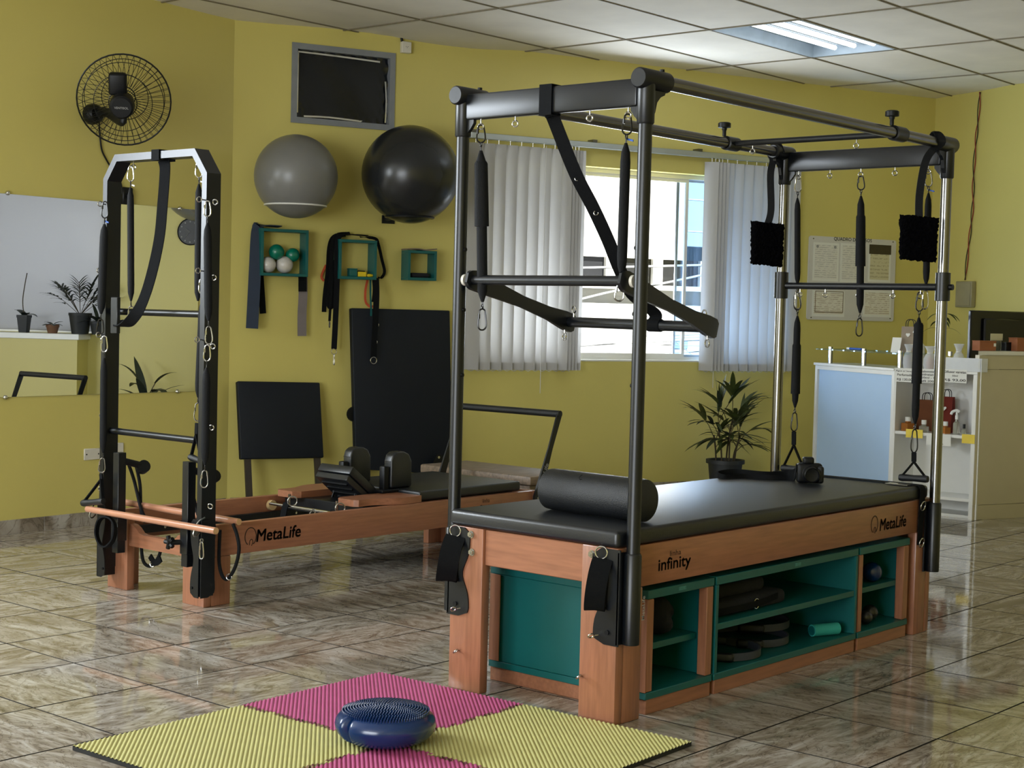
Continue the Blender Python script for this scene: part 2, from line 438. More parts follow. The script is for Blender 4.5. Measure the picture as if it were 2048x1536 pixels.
for k, x, y in cand[:298]:
    o = bpy.data.objects.new('floor_tile', tme); COL.objects.link(o); o.parent = fl
    o.location = (x, y, random.uniform(-.0004, .0004)); o.rotation_euler = (random.uniform(-.0012, .0012), random.uniform(-.0012, .0012), random.choice((0, 1, 2, 3))*PI/2)
for k, x, y in cand[298:]: tile_bm(x, y, rest)
part('floor_tile_rest', rest, TILE, fl, smooth=False, kind='stuff')

# ceiling: slab above, grid bars, sagging panels, one light fitting
ce = struct('ceiling')
part('ceiling_slab', slab(CEIL+.12, CEIL+.3), CEI, ce, smooth=False)
UX = [3.352+1.395*k for k in range(-9, 5)]; VY = [1.497+.722*k for k in range(-11, 7)]
bars = BM(); restp = BM(); nb_ = 0
def clipseg(fixed, axis):
    """span of a grid line inside the room"""
    xs = []; N = len(PLAN)
    for i in range(N):
        a, b = PLAN[i], PLAN[(i+1) % N]; fa, fb = (a.x, b.x) if axis == 0 else (a.y, b.y)
        if (fa > fixed) != (fb > fixed):
            t = (fixed-fa)/(fb-fa); xs.append(a.y+(b.y-a.y)*t if axis == 0 else a.x+(b.x-a.x)*t)
    return (min(xs), max(xs)) if len(xs) >= 2 else None
for x in UX:
    s = clipseg(x, 0)
    if s:
        part('grid_bar', box(BM(), (x-.006, s[0], CEIL-.002), (x+.006, s[1], CEIL+.03)), TBAR, ce, smooth=False)
for y in VY:
    s = clipseg(y, 1)
    if s:
        part('grid_bar', box(BM(), (s[0], y-.006, CEIL-.0015), (s[1], y+.006, CEIL+.03)), TBAR, ce, smooth=False)
FIX = (4.747, 2.219)
for x in UX:
    for y in VY:
        if abs(x-FIX[0]) < .1 and abs(y-FIX[1]) < .1: continue
        c = (x+.6975, y+.361)
        if not any(inside((c[0]+a, c[1]+b)) for a in (-.69, 0, .69) for b in (-.35, 0, .35)): continue
        px, py, k = pix(V((c[0], c[1], CEIL))); vis = k > 2 and -500 < px < 2700 and -260 < py < 300
        # sagging thin panel, 6 x 4 grid, trimmed to the room by the walls that stand in front of it
        sag = random.choice((.002, .004, .006, .02, .035)) if vis else .004
        bm = BM() if vis else restp; gr = []
        for a in range(7):
            row = []
            for b in range(5):
                s = math.sin(PI*a/6)*math.sin(PI*b/4)
                row.append(bm.verts.new((x+.004+1.387*a/6, y+.004+.714*b/4, CEIL+.006-sag*s)))
            gr.append(row)
        for a in range(6):
            for b in range(4): bm.faces.new((gr[a][b], gr[a][b+1], gr[a+1][b+1], gr[a+1][b]))
        if vis: part('ceiling_panel', bm, CEI, ce)
part('ceiling_panel_rest', restp, CEI, ce, kind='stuff')
lf = thing('ceiling_light', 'recessed fluorescent ceiling light with three bright tubes', 'light', (FIX[0]+.7, FIX[1]+.36, CEIL))
bm = BM(); x0, x1, y0, y1 = FIX[0]+.01, FIX[0]+1.385, FIX[1]+.01, FIX[1]+.712; zt = CEIL+.1
for q in [((x0, y0, CEIL), (x0+.02, y1, zt)), ((x1-.02, y0, CEIL), (x1, y1, zt)), ((x0, y0, CEIL), (x1, y0+.02, zt)), ((x0, y1-.02, CEIL), (x1, y1, zt)), ((x0, y0, zt-.01), (x1, y1, zt))]: box(bm, *q)
part('housing', bm, FIXT, lf, smooth=False)
for k in range(3):
    yy = y0+.15+.16*k
    part('reflector', sweep(BM(), [(x0+.03, yy-.07, zt-.03), (x1-.03, yy-.07, zt-.03)], [(-.01, -.04), (.01, 0), (-.01, .04), (-.02, 0)], side=(0, 0, 1)), FIXT, lf)
    part('fluorescent_tube', cyl(BM(), (x0+.07, yy, zt-.055), (x1-.07, yy, zt-.055), .017), TUBE, lf)

# walls (0.2 m thick, standing outside the room outline)
def wall(name, w, t0, t1, holes, m=YEL, z1=CEIL+.3, th=.2):
    bm = BM(); cuts = sorted(holes); t = t0
    for (a, b, c, d) in cuts:
        if a > t: wallbox(bm, w, t, a, 0, z1, -th, 0)
        wallbox(bm, w, a, b, 0, c, -th, 0); wallbox(bm, w, a, b, d, z1, -th, 0); t = b
    if t1 > t: wallbox(bm, w, t, t1, 0, z1, -th, 0)
    o = part(name, bm, m, None, smooth=False); o['kind'] = 'structure'; return o
WIN = (1.98, 4.82, 1.07, 2.60); COV = (.433, 1.207, 2.757, 3.297)
blen = (RC-LC).length
HIW = (4.0, 6.9, 1.8, 2.95)
wall('wall_left', WL, -.1, 11.7, [HIW])
wall('wall_back', WB, -.05, blen+.2, [COV, WIN])
WRW = (4.5, 7.6, 1.07, 2.95)
wall('wall_right', WR, -.1, 10.2, [WRW])
WF = Wall((RE.x, RE.y, 0), (-1, 0, 0), (0, 1, 0)); wall('wall_front', WF, -.2, RE.x+9.2, [])
WQ = Wall((-9, RE.y, 0), (0, 1, 0), (1, 0, 0)); wall('wall_rear', WQ, -.2, 11, [(2.2, 7.0, .0, 2.9)])
# baseboards of marbled stone, each length its own piece
def baseboard(name, w, t0, t1, L=.497):
    s = struct(name); t = t0
    while t < t1-.02:
        e = min(t+L, t1)
        part('baseboard_tile', wallbox(BM(), w, t+.0012, e-.0012, 0, .087+random.uniform(-.001, .001), .001, .013, .001), BASE, s, smooth=False); t = e
baseboard('baseboard_left', WL, .02, 7.0); baseboard('baseboard_back', WB, .02, blen); baseboard('baseboard_right', WR, .02, 4.4)

# ------------------------------------------------------------------ windows in the back wall
def frame_rect(bm, w, t0, t1, z0, z1, wd, a, b):
    wallbox(bm, w, t0, t1, z0, z0+wd, a, b); wallbox(bm, w, t0, t1, z1-wd, z1, a, b)
    wallbox(bm, w, t0, t0+wd, z0+wd, z1-wd, a, b); wallbox(bm, w, t1-wd, t1, z0+wd, z1-wd, a, b); return bm
w1 = struct('window_1')
part('window_frame', frame_rect(BM(), WB, *WIN, .035, -.15, -.1), WHT, w1, smooth=False)
tA, tB, tM = WIN[0]+.035, WIN[1]-.035, 3.83
part('window_sash', frame_rect(BM(), WB, tA, tM+.1, WIN[2]+.035, WIN[3]-.035, .028, -.128, -.112), WHT, w1, smooth=False)
part('window_sash', frame_rect(BM(), WB, tM, tB, WIN[2]+.035, WIN[3]-.035, .02, -.146, -.132), ALU, w1, smooth=False)
part('pane', wallbox(BM(), WB, tA+.02, tM+.08, WIN[2]+.06, WIN[3]-.06, -.122, -.118), GLS, w1, smooth=False)
part('pane', wallbox(BM(), WB, tM+.015, tB-.02, WIN[2]+.05, WIN[3]-.05, -.141, -.137), GLSB, w1, smooth=False, label='blue tinted sliding pane')
part('window_sill', wallbox(BM(), WB, WIN[0], WIN[1], WIN[2]-.002, WIN[2]+.012, -.1, .004, .002), WHT, w1, smooth=False)
# covered high window
w2 = struct('window_2')
part('window_frame', frame_rect(BM(), WB, COV[0]-.012, COV[1]+.012, COV[2]-.012, COV[3]+.012, .042, -.06, .012), GREYM, w2, smooth=False)
bm = BM(); N1, N2 = 26, 20; gr = []
for i in range(N1+1):
    row = []
    for j in range(N2+1):
        u = i/N1; v = j/N2; e = min(u, 1-u, v, 1-v)
        off = -.03+.012*math.exp(-e*16)*math.sin(i*2.1+j*1.3)+.004*math.sin(u*9+v*4)
        row.append(bm.verts.new(WB.at(COV[0]+.03+(COV[1]-COV[0]-.06)*u, COV[2]+.03+(COV[3]-COV[2]-.06)*v, off)))
    gr.append(row)
for i in range(N1):
    for j in range(N2): bm.faces.new((gr[i][j], gr[i+1][j], gr[i+1][j+1], gr[i][j+1]))
bmesh.ops.recalc_face_normals(bm, faces=bm.faces[:])
part('plastic_cover', bm, BAGPL, w2, label='black plastic sheet taped over the glass')
def tape(pts):
    q = [WB.at(t, z, -.022+.006*math.sin(i*2.3)) for i, (t, z) in enumerate(pts)]
    part('tape_strip', sweep(BM(), spline(q, 3), rect(.012, .001), side=WB.d if abs(pts[0][0]-pts[-1][0]) < .1 else (0, 0, 1)), TAPE, w2)
a, b, c, d = COV[0]+.045, COV[1]-.045, COV[2]+.045, COV[3]-.045
tape([(a, c+.02), (a-.003, (c+d)/2), (a+.002, d)]); tape([(a, d), (.75, d-.004), (b-.05, d-.012)]); tape([(b, c), (b+.003, c+.16), (b-.004, c+.3)])
tape([(a+.05, c-.002), (.72, c+.004), (b-.18, c-.004)])
# vertical blind with its head rail
vb = thing('vertical_blind', 'pale grey vertical blind drawn to both sides of the bright window', 'blind', WB.at(3.4, .99, .06))
part('head_rail', wallbox(BM(), WB, 1.82, 4.96, 2.735, 2.78, .03, .075, .003), ALU, vb, smooth=False)
for t in (1.84, 2.9, 3.9, 4.9):
    part('bracket', wallbox(BM(), WB, t-.02, t+.02, 2.78, 2.8, 0, .08), STL, vb, smooth=False)
def vane(t, ang, wdt=.118, zb=1.0, zt=2.705):
    bm = BM(); d = WB.d*math.cos(ang)+WB.n*math.sin(ang); nn = WB.d*-math.sin(ang)+WB.n*math.cos(ang); n_ = 6; A = []; B = []
    for i in range(n_+1):
        s = (i/n_-.5); o = d*(s*wdt)+nn*(.006*(1-4*s*s))
        A.append(bm.verts.new(WB.at(t, zb, .055)+o)); B.append(bm.verts.new(WB.at(t, zt, .055)+o))
    for i in range(n_): bm.faces.new((A[i], A[i+1], B[i+1], B[i]))
    v_ = part('vane', bm, VANE, vb)
    part('vane_weight', sweep(BM(), [WB.at(t, zb+.03, .055)-d*(wdt*.47), WB.at(t, zb+.03, .055)+d*(wdt*.47)], rect(.055, .004), side=(0, 0, 1)), VANE, v_, smooth=False)
    part('vane_hook', cyl(BM(), WB.at(t, zt, .055), WB.at(t, 2.74, .055), .004, n=6), CARAB, v_)
for k in range(8): vane(1.87+.098*k, .42)
for k in range(5): vane(2.65+.03*k, .8)
for k in range(4): vane(4.035+.035*k, .7)
for k in range(8): vane(4.19+.099*k, .42)
chain = [WB.at(1.86, 1.0, .02)]
for k in range(1, 30): chain.append(WB.at(1.86+.031*k, 1.0-.012*(k % 2), .02))
part('bottom_chain', sweep(BM(), chain, circ(.0025, 5)), CABLE, vb)
part('bottom_chain', sweep(BM(), [p+WB.d*2.17 for p in chain], circ(.0025, 5)), CABLE, vb)
part('cord', cyl(BM(), WB.at(2.47, 2.72, .07), WB.at(2.47, .82, .07), .0025, n=5), CABLE, vb)
part('cord', cyl(BM(), WB.at(4.1, 2.72, .07), WB.at(4.1, .86, .07), .0025, n=5), CABLE, vb)

# ------------------------------------------------------------------ the street outside
road = part('street', box(BM(), (-20, -25, -3.3), (40, 45, -3.2)), ASPH, None, smooth=False); road['kind'] = 'structure'
bd = thing('street_building', 'sunlit white building across the street with dark openings', 'building', WB.at(6, -3.2, -12))
DF = -12.0
def fq(p, off=DF): return WB.tz(p, off)
bm = BM(); tA = fq((1120, 400))[0]-3; tB = fq((1600, 400))[0]+6
z1 = fq((1260, 516))[1]; z0 = fq((1260, 574))[1]; z2 = fq((1260, 612))[1]
tb = fq((1372, 500))[0]
part('upper_wall', wallbox(BM(), WB, tA, tb-.02, z1, z1+6, DF-.5, DF), FACW, bd, smooth=False)
part('lower_wall', wallbox(BM(), WB, tA, tB, -3.2, z0, DF-.5, DF+.3), FACW, bd, smooth=False)
part('recess', wallbox(BM(), WB, tA, tB, z0, z1, DF-.4, DF-.1), DARKO, bd, smooth=False)
for px in (1222, 1316, 1410, 1130):
    t = fq((px, 540))[0]; part('pillar', wallbox(BM(), WB, t-.1, t+.1, z0, z1, DF-.07, DF), FACW, bd, smooth=False)
part('ledge', wallbox(BM(), WB, tA, tB, z0-.05, z0+.03, DF-.3, DF+.6), FACW, bd, smooth=False)
t = fq((1321, 550))[0]; part('post', wallbox(BM(), WB, t-.02, t+.02, z0, z1, DF-.09, DF-.05), YPOST, bd, smooth=False)
ts, zs = fq((1358, 690), DF+.3)
part('sign_board', wallbox(BM(), WB, ts-.17, ts+.17, zs-.06, zs+.07, DF+.3, DF+.32), FACB, bd, smooth=False)
cables = [[(1140, 536), (1250, 534), (1420, 530)], [(1140, 604), (1230, 582), (1320, 568), (1440, 542)], [(1140, 664), (1280, 672), (1420, 668)], [(1140, 684), (1260, 682), (1420, 672)],
          [(1140, 694), (1260, 686), (1420, 680)], [(1140, 706), (1240, 690), (1420, 692)], [(1140, 722), (1250, 712), (1420, 702)], [(1330, 664), (1360, 690), (1410, 730)]]
for i, c in enumerate(cables):
    q = [WB.hit(p, -7.0-.35*i) for p in c]; q = spline(q, 6)
    q = [q[0]+(q[0]-q[1])*20]+q+[q[-1]+(q[-1]-q[-2])*20]
    single('utility_cable', ['topmost pale cable strung straight across the street', 'thick pale cable rising to the right across the dark openings', 'upper thin cable over the bright lower wall', 'second thin cable over the bright lower wall', 'third thin cable over the bright lower wall', 'fourth thin cable over the bright lower wall', 'lowest thin cable sagging over the bright lower wall', 'short pale cable slanting down to the right by the blue pane'][i], 'cable',
           sweep(BM(), q, circ(.016 if i < 2 else .008, 6)), CABLE, q[0], 'cables over the street')
nb2 = thing('neighbour_building', 'pale blue building edge behind the tinted window pane', 'building', WB.at(9, -3.2, -10))
tb = fq((1372, 500))[0]
part('wall', wallbox(BM(), WB, tb, tb+4, z1+.25, 8, -12.4, -11.97), FACB, nb2, smooth=False)
for k in range(5): part('wall_seam', wallbox(BM(), WB, tb, tb+4, z1+.5+.55*k, z1+.515+.55*k, -11.97, -11.96), FACW, nb2, smooth=False)

# ------------------------------------------------------------------ side window on the right-hand wall (seen in the mirror), sill wall, roller blind
w3 = struct('window_3')
part('window_frame', frame_rect(BM(), WR, *WRW, .04, -.16, -.1), WHT, w3, smooth=False)
part('roller_blind', wallbox(BM(), WR, WRW[0]+.02, WRW[1]-.02, 1.09, WRW[3]-.02, -.085, -.08), ROLL, w3, smooth=False)
part('low_wall', wallbox(BM(), WR, 4.69, 10, 0, 1.0, .0, .28), YEL, w3, smooth=False)
part('window_sill', wallbox(BM(), WR, 4.66, 10, 1.0, 1.065, -.1, .31, .004), WHT, w3, smooth=False)
w5 = struct('window_5')
part('window_frame', frame_rect(BM(), WL, *HIW, .05, -.14, -.08), ALU, w5, smooth=False)
# shop front behind the camera
w4 = struct('window_4')
bm = BM(); frame_rect(bm, WQ, 2.2, 7.0, 0, 2.9, .06, -.14, -.06)
for t in (3.8, 5.4): wallbox(bm, WQ, t-.03, t+.03, .06, 2.84, -.13, -.07)
part('window_frame', bm, ALU, w4, smooth=False)

# ------------------------------------------------------------------ trapeze table (the big framed couch)
TW, TL, TH = .8575, 2.3535, 2.262
tt = thing('trapeze_table', 'large wooden trapeze table with tall black and steel tube frame', 'exercise machine', (TL/2, TW/2, 0))
def bolt(p, n, r=.011, parent=tt, m=CARAB):
    p = V(p); n = V(n).normalized(); bm = BM(); cyl(bm, p, p+n*.004, r*1.3, n=14); cyl(bm, p+n*.004, p+n*.012, r, n=6); cyl(bm, p+n*.012, p+n*.015, r*.45, n=8)
    return part('bolt', bm, m, parent)
def eye(p, n, parent=tt, R=.011, r=.003, m=CARAB, face=None):
    p = V(p); n = V(n).normalized(); bm = BM(); cyl(bm, p, p+n*.016, r, n=8)
    ring(bm, p+n*(.016+R), R, r, V(face) if face else n.orthogonal(), 16, 6); return part('eye_bolt', bm, m, parent)
X0, X1, Y0, Y1 = -.045, 2.395, .03, TW-.03
LZ = .628
for (xa, xs) in ((X0, 1), (X1, -1)):
    for (ya, ys) in ((Y0, 1), (Y1, -1)):
        b1 = box(BM(), (xa, ya, 0), (xa+xs*.045, ya+ys*.162, LZ), .005, 2)
        box(b1, (xa+xs*.0452, ya, 0), (xa+xs*.152, ya+ys*.045, .478), .005, 2)
        part('leg', b1, WOODV, tt)
part('side_rail', box(BM(), (X0+.046, Y0, .4785), (X1-.046, Y0+.045, LZ), .004, 2), WOOD, tt)
part('side_rail', box(BM(), (X0+.046, Y1-.045, .4785), (X1-.046, Y1, LZ), .004, 2), WOOD, tt)
m_ = mat('reddish_wood_cross', (152, 101, 74), .38, var=.16, scale=5, stretch=(14, 1.2, 14), coat=.15)
part('end_rail', box(BM(), (X0+.012, Y0+.163, .49), (X0+.05, Y1-.163, LZ-.002), .003), m_, tt)
part('end_rail', box(BM(), (X1-.05, Y0+.163, .49), (X1-.012, Y1-.163, LZ-.002), .003), m_, tt)
part('base_board', box(BM(), (X0+.05, Y0+.05, .6), (X1-.05, Y1-.05, .626)), WOOD, tt, smooth=False)
part('mattress', box(BM(), (-.055, .028, .63), (2.345, TW-.028, .69), .016, 4), VIN, tt)
for p in ((-.045, .724, .602), (-.045, .718, .535), (-.045, .145, .597)): bolt(p, (-1, 0, 0))
# posts
for (x, y, m, z0) in ((0, 0, BLK, .31), (0, TW, BLK, .31), (TL, 0, STL, .33), (TL, TW, STL, .33)):
    part('post', cyl(BM(), (x, y, z0), (x, y, TH-.06), .0245, n=24), m, tt)
    part('post_socket', lathe(BM(), [(.0, .29), (.03, .29), (.031, .295), (.031, .605), (.027, .612), (.0245, .612)], (x, y, 0), 24), BLK, tt)
def hour(cy, cz, w, h, waist):
    out = []
    for i in range(21):
        t = i/20; z = cz+h/2-h*t
        k = 1-waist*math.exp(-((t-.52)/.17)**2)
        if t < .08: k *= math.sqrt(max(0.05, 1-(1-t/.08)**2*.5))
        if t > .92: k *= math.sqrt(max(0.05, 1-((t-.92)/.08)**2*.75))
        out.append((w*k, z))
    return out
def post_plate(xa, xs, ya, ys):
    """folded black plate round the outer corner of a leg with the post socket on its side"""
    hs = hour(0, .455, .1, .34, .35); bm = BM()
    poly = [V((xa, ya-ys*.012, hs[0][1]))]+[V((xa, ya+ys*w, z)) for w, z in hs]+[V((xa, ya-ys*.012, hs[-1][1]))]
    prism(bm, poly, (-xs*.006, 0, 0)); P = part('post_plate', bm, BLK, tt, ang=30)
    bm = BM(); box(bm, (xa-xs*.006, ya-ys*.002, .29), (xa+xs*.085, ya-ys*.008, .615)); part('post_plate', bm, BLK, tt)
    for z in (.33, .57):
        bm = BM(); cyl(bm, (xa-xs*.006, ya+ys*.035, z), (xa-xs*.012, ya+ys*.035, z), .009, n=12); part('rivet', bm, BLKP, P)
    return P
for xa, xs, ya, ys in ((X0, 1, Y0, 1), (X0, 1, Y1, -1), (X1, -1, Y0, 1), (X1, -1, Y1, -1)): post_plate(xa, xs, ya, ys)
eye((X0-.006, Y0+.075, .315), (-1, .6, -.1)); eye((X0-.006, Y1-.06, .315), (-1, .6, -.1))
eye((X0, Y1-.052, .15), (-1, -.3, .1)); eye((X0, Y0+.15, .155), (-1, -.3, .1))
text('maker_lettering', 'MetaLife', (.026, -.0315, .42), (0, 0, 1), (-1, 0, 0), .085, PAPERG, tt, bold=.01)
# top corners: elbow along X, sleeve down the post, gusset
for (x, y, sx) in ((0, 0, 1), (0, TW, 1), (TL, 0, -1), (TL, TW, -1)):
    bm = BM()
    lathe(bm, [(0, -.05), (.031, -.05), (.036, -.044), (.036, .115), (.031, .12), (0, .12)], (x, y, TH), 24, ax=(sx, 0, 0))
    lathe(bm, [(.027, -.155), (.031, -.15), (.031, -.02), (.031, 0)], (x, y, TH), 24)
    part('corner_joint', bm, BLK, tt)
    g_ = [V((x+sx*.025, y-.008, TH-.03)), V((x+sx*.105, y-.008, TH-.03)), V((x+sx*.1, y-.008, TH-.045)), V((x+sx*.075, y-.008, TH-.055)), V((x+sx*.055, y-.008, TH-.075)), V((x+sx*.045, y-.008, TH-.11)), V((x+sx*.025, y-.008, TH-.14))]
    part('gusset', prism(BM(), g_, (0, .016, 0)), BLK, tt, smooth=False)
    ysg = 1 if y == 0 else -1
    part('gusset', prism(BM(), [V((x-.008, y+ysg*.025, TH-.06)), V((x-.008, y+ysg*.06, TH-.06)), V((x-.008, y+ysg*.06, TH-.105)), V((x-.008, y+ysg*.045, TH-.125)), V((x-.008, y+ysg*.025, TH-.145))], (.016, 0, 0)), BLK, tt, smooth=False)
    part('set_screw', cyl(BM(), (x+sx*.09, y, TH+.034), (x+sx*.09, y, TH+.044), .009, n=8), BLKP, tt)
for y in (0, TW):
    part('top_rail', cyl(BM(), (.1, y, TH), (TL-.1, y, TH), .0245, n=24), STL, tt)
for x in (0, TL):
    part('top_beam', box(BM(), (x-.02, .028, TH-.092), (x+.02, TW-.028, TH+.004), .008, 2), BLK, tt)
for y in (.767, .595, .245, .075): eye((0, y, TH-.092), (0, 0, -1), face=(1, .3, 0))
for y in (.78, .606, .44, .262, .093): eye((TL, y, TH-.092), (0, 0, -1), face=(1, .3, 0))
# sliding cross bar with collars and knobs
for y in (0, TW):
    part('sliding_collar', lathe(BM(), [(.026, -.05), (.033, -.046), (.033, .046), (.026, .05)], (1.86, y, TH), 24, ax=(1, 0, 0)), BLK, tt)
    kb = lathe(BM(), [(.009, .03), (.009, .055), (.012, .06), (.012, .068), (.03, .07), (.03, .09), (.024, .094), (0, .094)], (1.80, y, TH), 10)
    part('clamp_knob', kb, BLKP, tt)
part('sliding_bar', cyl(BM(), (1.86, .03, TH+.0), (1.86, TW-.03, TH+.0), .014, n=16), BLK, tt)
eye((1.86, .2, TH-.014), (0, 0, -1), face=(1, .3, 0)); eye((1.86, TW-.12, TH-.014), (0, 0, -1), face=(1, .3, 0))
# lower rear bar
for y in (0, TW):
    part('bar_collar', lathe(BM(), [(.0255, 1.545), (.034, 1.547), (.034, 1.675), (.0255, 1.677)], (TL, y, 0), 24), BLK, tt)
part('rear_bar', cyl(BM(), (TL, .03, 1.609), (TL, TW-.03, 1.609), .0165, n=16), BLK, tt)
part('bar_knob', cyl(BM(), (TL, -.034, 1.609), (TL, -.05, 1.609), .014, n=10), BLKP, tt)
for y in (.75, .61, .43, .25, .11): eye((TL, y, 1.593), (0, 0, -1), face=(1, .3, 0))
# small plugs in the front posts
for y, s in ((TW, -1), (0, 1)):
    for z in (1.68, 1.45, 1.2): part('hole_plug', cyl(BM(), (0, y+s*.02, z), (0, y+s*.029, z), .008, n=10), BLKP, tt)
# push-through bar
zp = 1.564
P1 = V((0, .79, zp)); P2 = V((0, .068, zp)); Q1 = V((.585, .79, 1.411)); Q2 = V((.545, .068, 1.407))
part('pivot_bar', cyl(BM(), P1, P2, .019, n=20), BLK, tt)
for y, s in ((TW-.025, -1), (.025, 1)): part('pivot_washer', cyl(BM(), (0, y, zp), (0, y+s*.012, zp), .022, n=20), PLUG, tt)
part('push_bar', cyl(BM(), Q1, Q2, .021, n=20), BLK, tt)
for A, B in ((P1, Q1), (P2, Q2)):
    d = (B-A).normalized()
    q = [A-d*.035, A-d*.02, A, A+d*.1, A.lerp(B, .5), A+(B-A)*.78, B-d*.03, B+d*.02, B+d*.04]
    part('bar_arm', sweep(BM(), q, rect(.075, .022), side=(0, 0, 1), scale=[.5, .85, 1, .9, .62, .72, 1, 1, .7]), BLK, tt)
for p, n_ in ((Q1+V((0, -.03, .021)), (0, 0, 1)), (Q1+V((-.02, 0, -.03)), (0, 0, -1)), (Q2+V((0, .03, .021)), (0, 0, 1)), (Q2+V((-.02, .0, -.03)), (0, 0, -1))): eye(p, n_, R=.014, face=(1, -.4, 0))
# rubber feet and lettering on the side rail
text('maker_lettering', 'MetaLife', ony((1786, 1046), Y0-.0005), (1, 0, 0), (0, 0, 1), ony((1812, 1042), Y0).x-ony((1760, 1050), Y0).x, INKB, tt, shear=.12, fat=.012)
def logo(cx, y, cz, r, parent, m, ex=V((1, 0, 0))):
    """round head-like outline mark beside the maker's name"""
    pts = []
    for i in range(15):
        a = math.radians(-60+i*300/14); pts.append(V((cx, y, cz))+ex*(r*math.cos(a)*.85)+V((0, 0, r*math.sin(a)*1.05)))
    bm = BM(); sweep(bm, pts, rect(.0045, .001), side=None); 
    q = [V((cx, y, cz))+ex*(r*k)+V((0, 0, r*h)) for k, h in ((-.15, -1.0), (-.1, -.5), (.2, -.35), (.35, -.7), (.15, -1.1))]
    sweep(bm, spline(q, 4), rect(.0035, .001)); return part('maker_mark', bm, m, parent, smooth=False)
_q = ony((1749, 1049), Y0); logo(_q.x, Y0-.0008, _q.z, .036, tt, INKB)
text('line_lettering', 'linha', ony((1351, 1105), Y0-.0005), (1, 0, 0), (0, 0, 1), .07, INKB, tt, height=.02)
text('line_lettering', 'infinity', ony((1349, 1129), Y0-.0005), (1, 0, 0), (0, 0, 1), .205, INKB, tt, height=.056, fat=.012)
# D-ring strap across the far end of the couch
st = thing('tie_down_strap', 'black strap with two steel D-rings over far end of the couch', 'strap', (2.27, .02, .69))
part('webbing', sweep(BM(), spline([(2.26, .80, .694), (2.265, .4, .695), (2.265, .08, .695), (2.265, .026, .69), (2.265, .018, .66), (2.265, .02, .6), (2.265, .024, .42)], 5), rect(.05, .003), side=(1, 0, 0)), WEB, st)
for z in (.60, .43): part('d_ring', ring(BM(), (2.265, .014, z), .022, .003, (0, 1, .2)), CARAB, st)
part('ring_plate', box(BM(), (2.19, .06, .694), (2.24, .17, .698)), CARAB, st)

# ------------------------------------------------------------------ storage cubbies under the couch
def cubby(x0, x1, y1, label, wood_stiles, shelf, side_teal):
    c = thing('storage_cubby', label, 'cabinet', ((x0+x1)/2, .4, 0), 'cubbies under the couch')
    ya = .04
    part('plinth', box(BM(), (x0+.012, ya+.006, 0), (x1-.002, y1, .055), .002), WOOD, c)
    part('bottom_panel', box(BM(), (x0, ya, .056), (x1, y1, .082), .002), TEAL, c)
    part('top_panel', box(BM(), (x0, ya, .424), (x1, y1, .456), .002), TEAL, c)
    part('back_panel', box(BM(), (x0+.003, y1-.016, .083), (x1-.003, y1-.001, .423)), TEAL, c, smooth=False)
    if side_teal:
        for x in (x0, x1-.018): part('side_panel', box(BM(), (x, ya, .083), (x+.018, y1-.02, .423), .001), TEAL, c)
    else:
        for x in (x0+.004, x1-.02): part('side_panel', box(BM(), (x, ya+.046, .083), (x+.014, y1-.02, .423), .001), TEAL, c)
        for a, b in wood_stiles: part('stile', box(BM(), (a, ya+.002, .083), (b, ya+.042, .423), .003), WOODV, c)
    if shelf:
        z, d = shelf; xs0 = x0+(.02 if side_teal else .022); xs1 = x1-(.02 if side_teal else .024)
        part('shelf', box(BM(), (xs0, ya+d, z), (xs1, y1-.02, z+.024), .001), TEAL, c)
    return c
cA = cubby(.155, .585, .80, 'first teal cubby under the couch, with wood stiles, nearest the camera', ((.157, .197), (.541, .583)), (.216, .06), False)
part('stile', box(BM(), (.152, .745, .083), (.156, .798, .423), .001), WOODV, cA); part('stile', box(BM(), (.152, .04, .083), (.156, .075, .423), .001), WOODV, cA)
cB = cubby(.60, 1.715, .80, 'wide middle teal cubby under the couch with one full shelf', (), (.248, .004), True)
cC = cubby(1.73, 2.2, .80, 'farthest teal cubby under the couch with wood stiles and blue ball', ((1.732, 1.765), (2.15, 2.198)), (.238, .04), False)
for c_, x in ((cA, .37), (cB, 1.2)): part('maker_sticker', box(BM(), (x-.024, .0391, .434), (x+.024, .0398, .447)), mat('worn_sticker', (60, 128, 126), .5, var=.3, scale=120), c_, smooth=False)
# things in the cubbies
bm = BM(); ball(bm, (.36, .30, .36), .085, 28)
for v in bm.verts:
    q = v.co; k = 1+.22*math.sin(q.x*47+q.z*31)*math.sin(q.y*39+q.z*17)
    q.x = .41+(q.x-.36)*1.15*k; q.z = max(.2405, .315+(q.z-.36)*.85*k); q.y = .22+(q.y-.3)*1.2*k
single('cloth_bundle', 'crumpled black cloth bundle on the first cubby\'s shelf', 'cloth', bm, CLOTH, (.41, .22, .2405))
sb = thing('shoulder_bag', 'black bag with a steel buckle on the middle cubby\'s shelf', 'bag', (.86, .36, .272))
bm = BM(); box(bm, (.66, .10, .2725), (1.22, .62, .33), .022, 3); part('bag_body', bm, CLOTH, sb)
bm = BM(); box(bm, (.68, .14, .331), (1.12, .60, .39), .024, 3); part('bag_flap', bm, CLOTH, sb)
part('buckle', ring(BM(), (.98, .097, .297), .02, .003, (0, 1, 0)), CARAB, sb)
part('strap', sweep(BM(), spline([(.70, .094, .30), (.85, .09, .297), (1.02, .094, .30), (1.15, .1, .31)], 5), rect(.025, .003), side=(0, 0, 1)), WEB, sb)
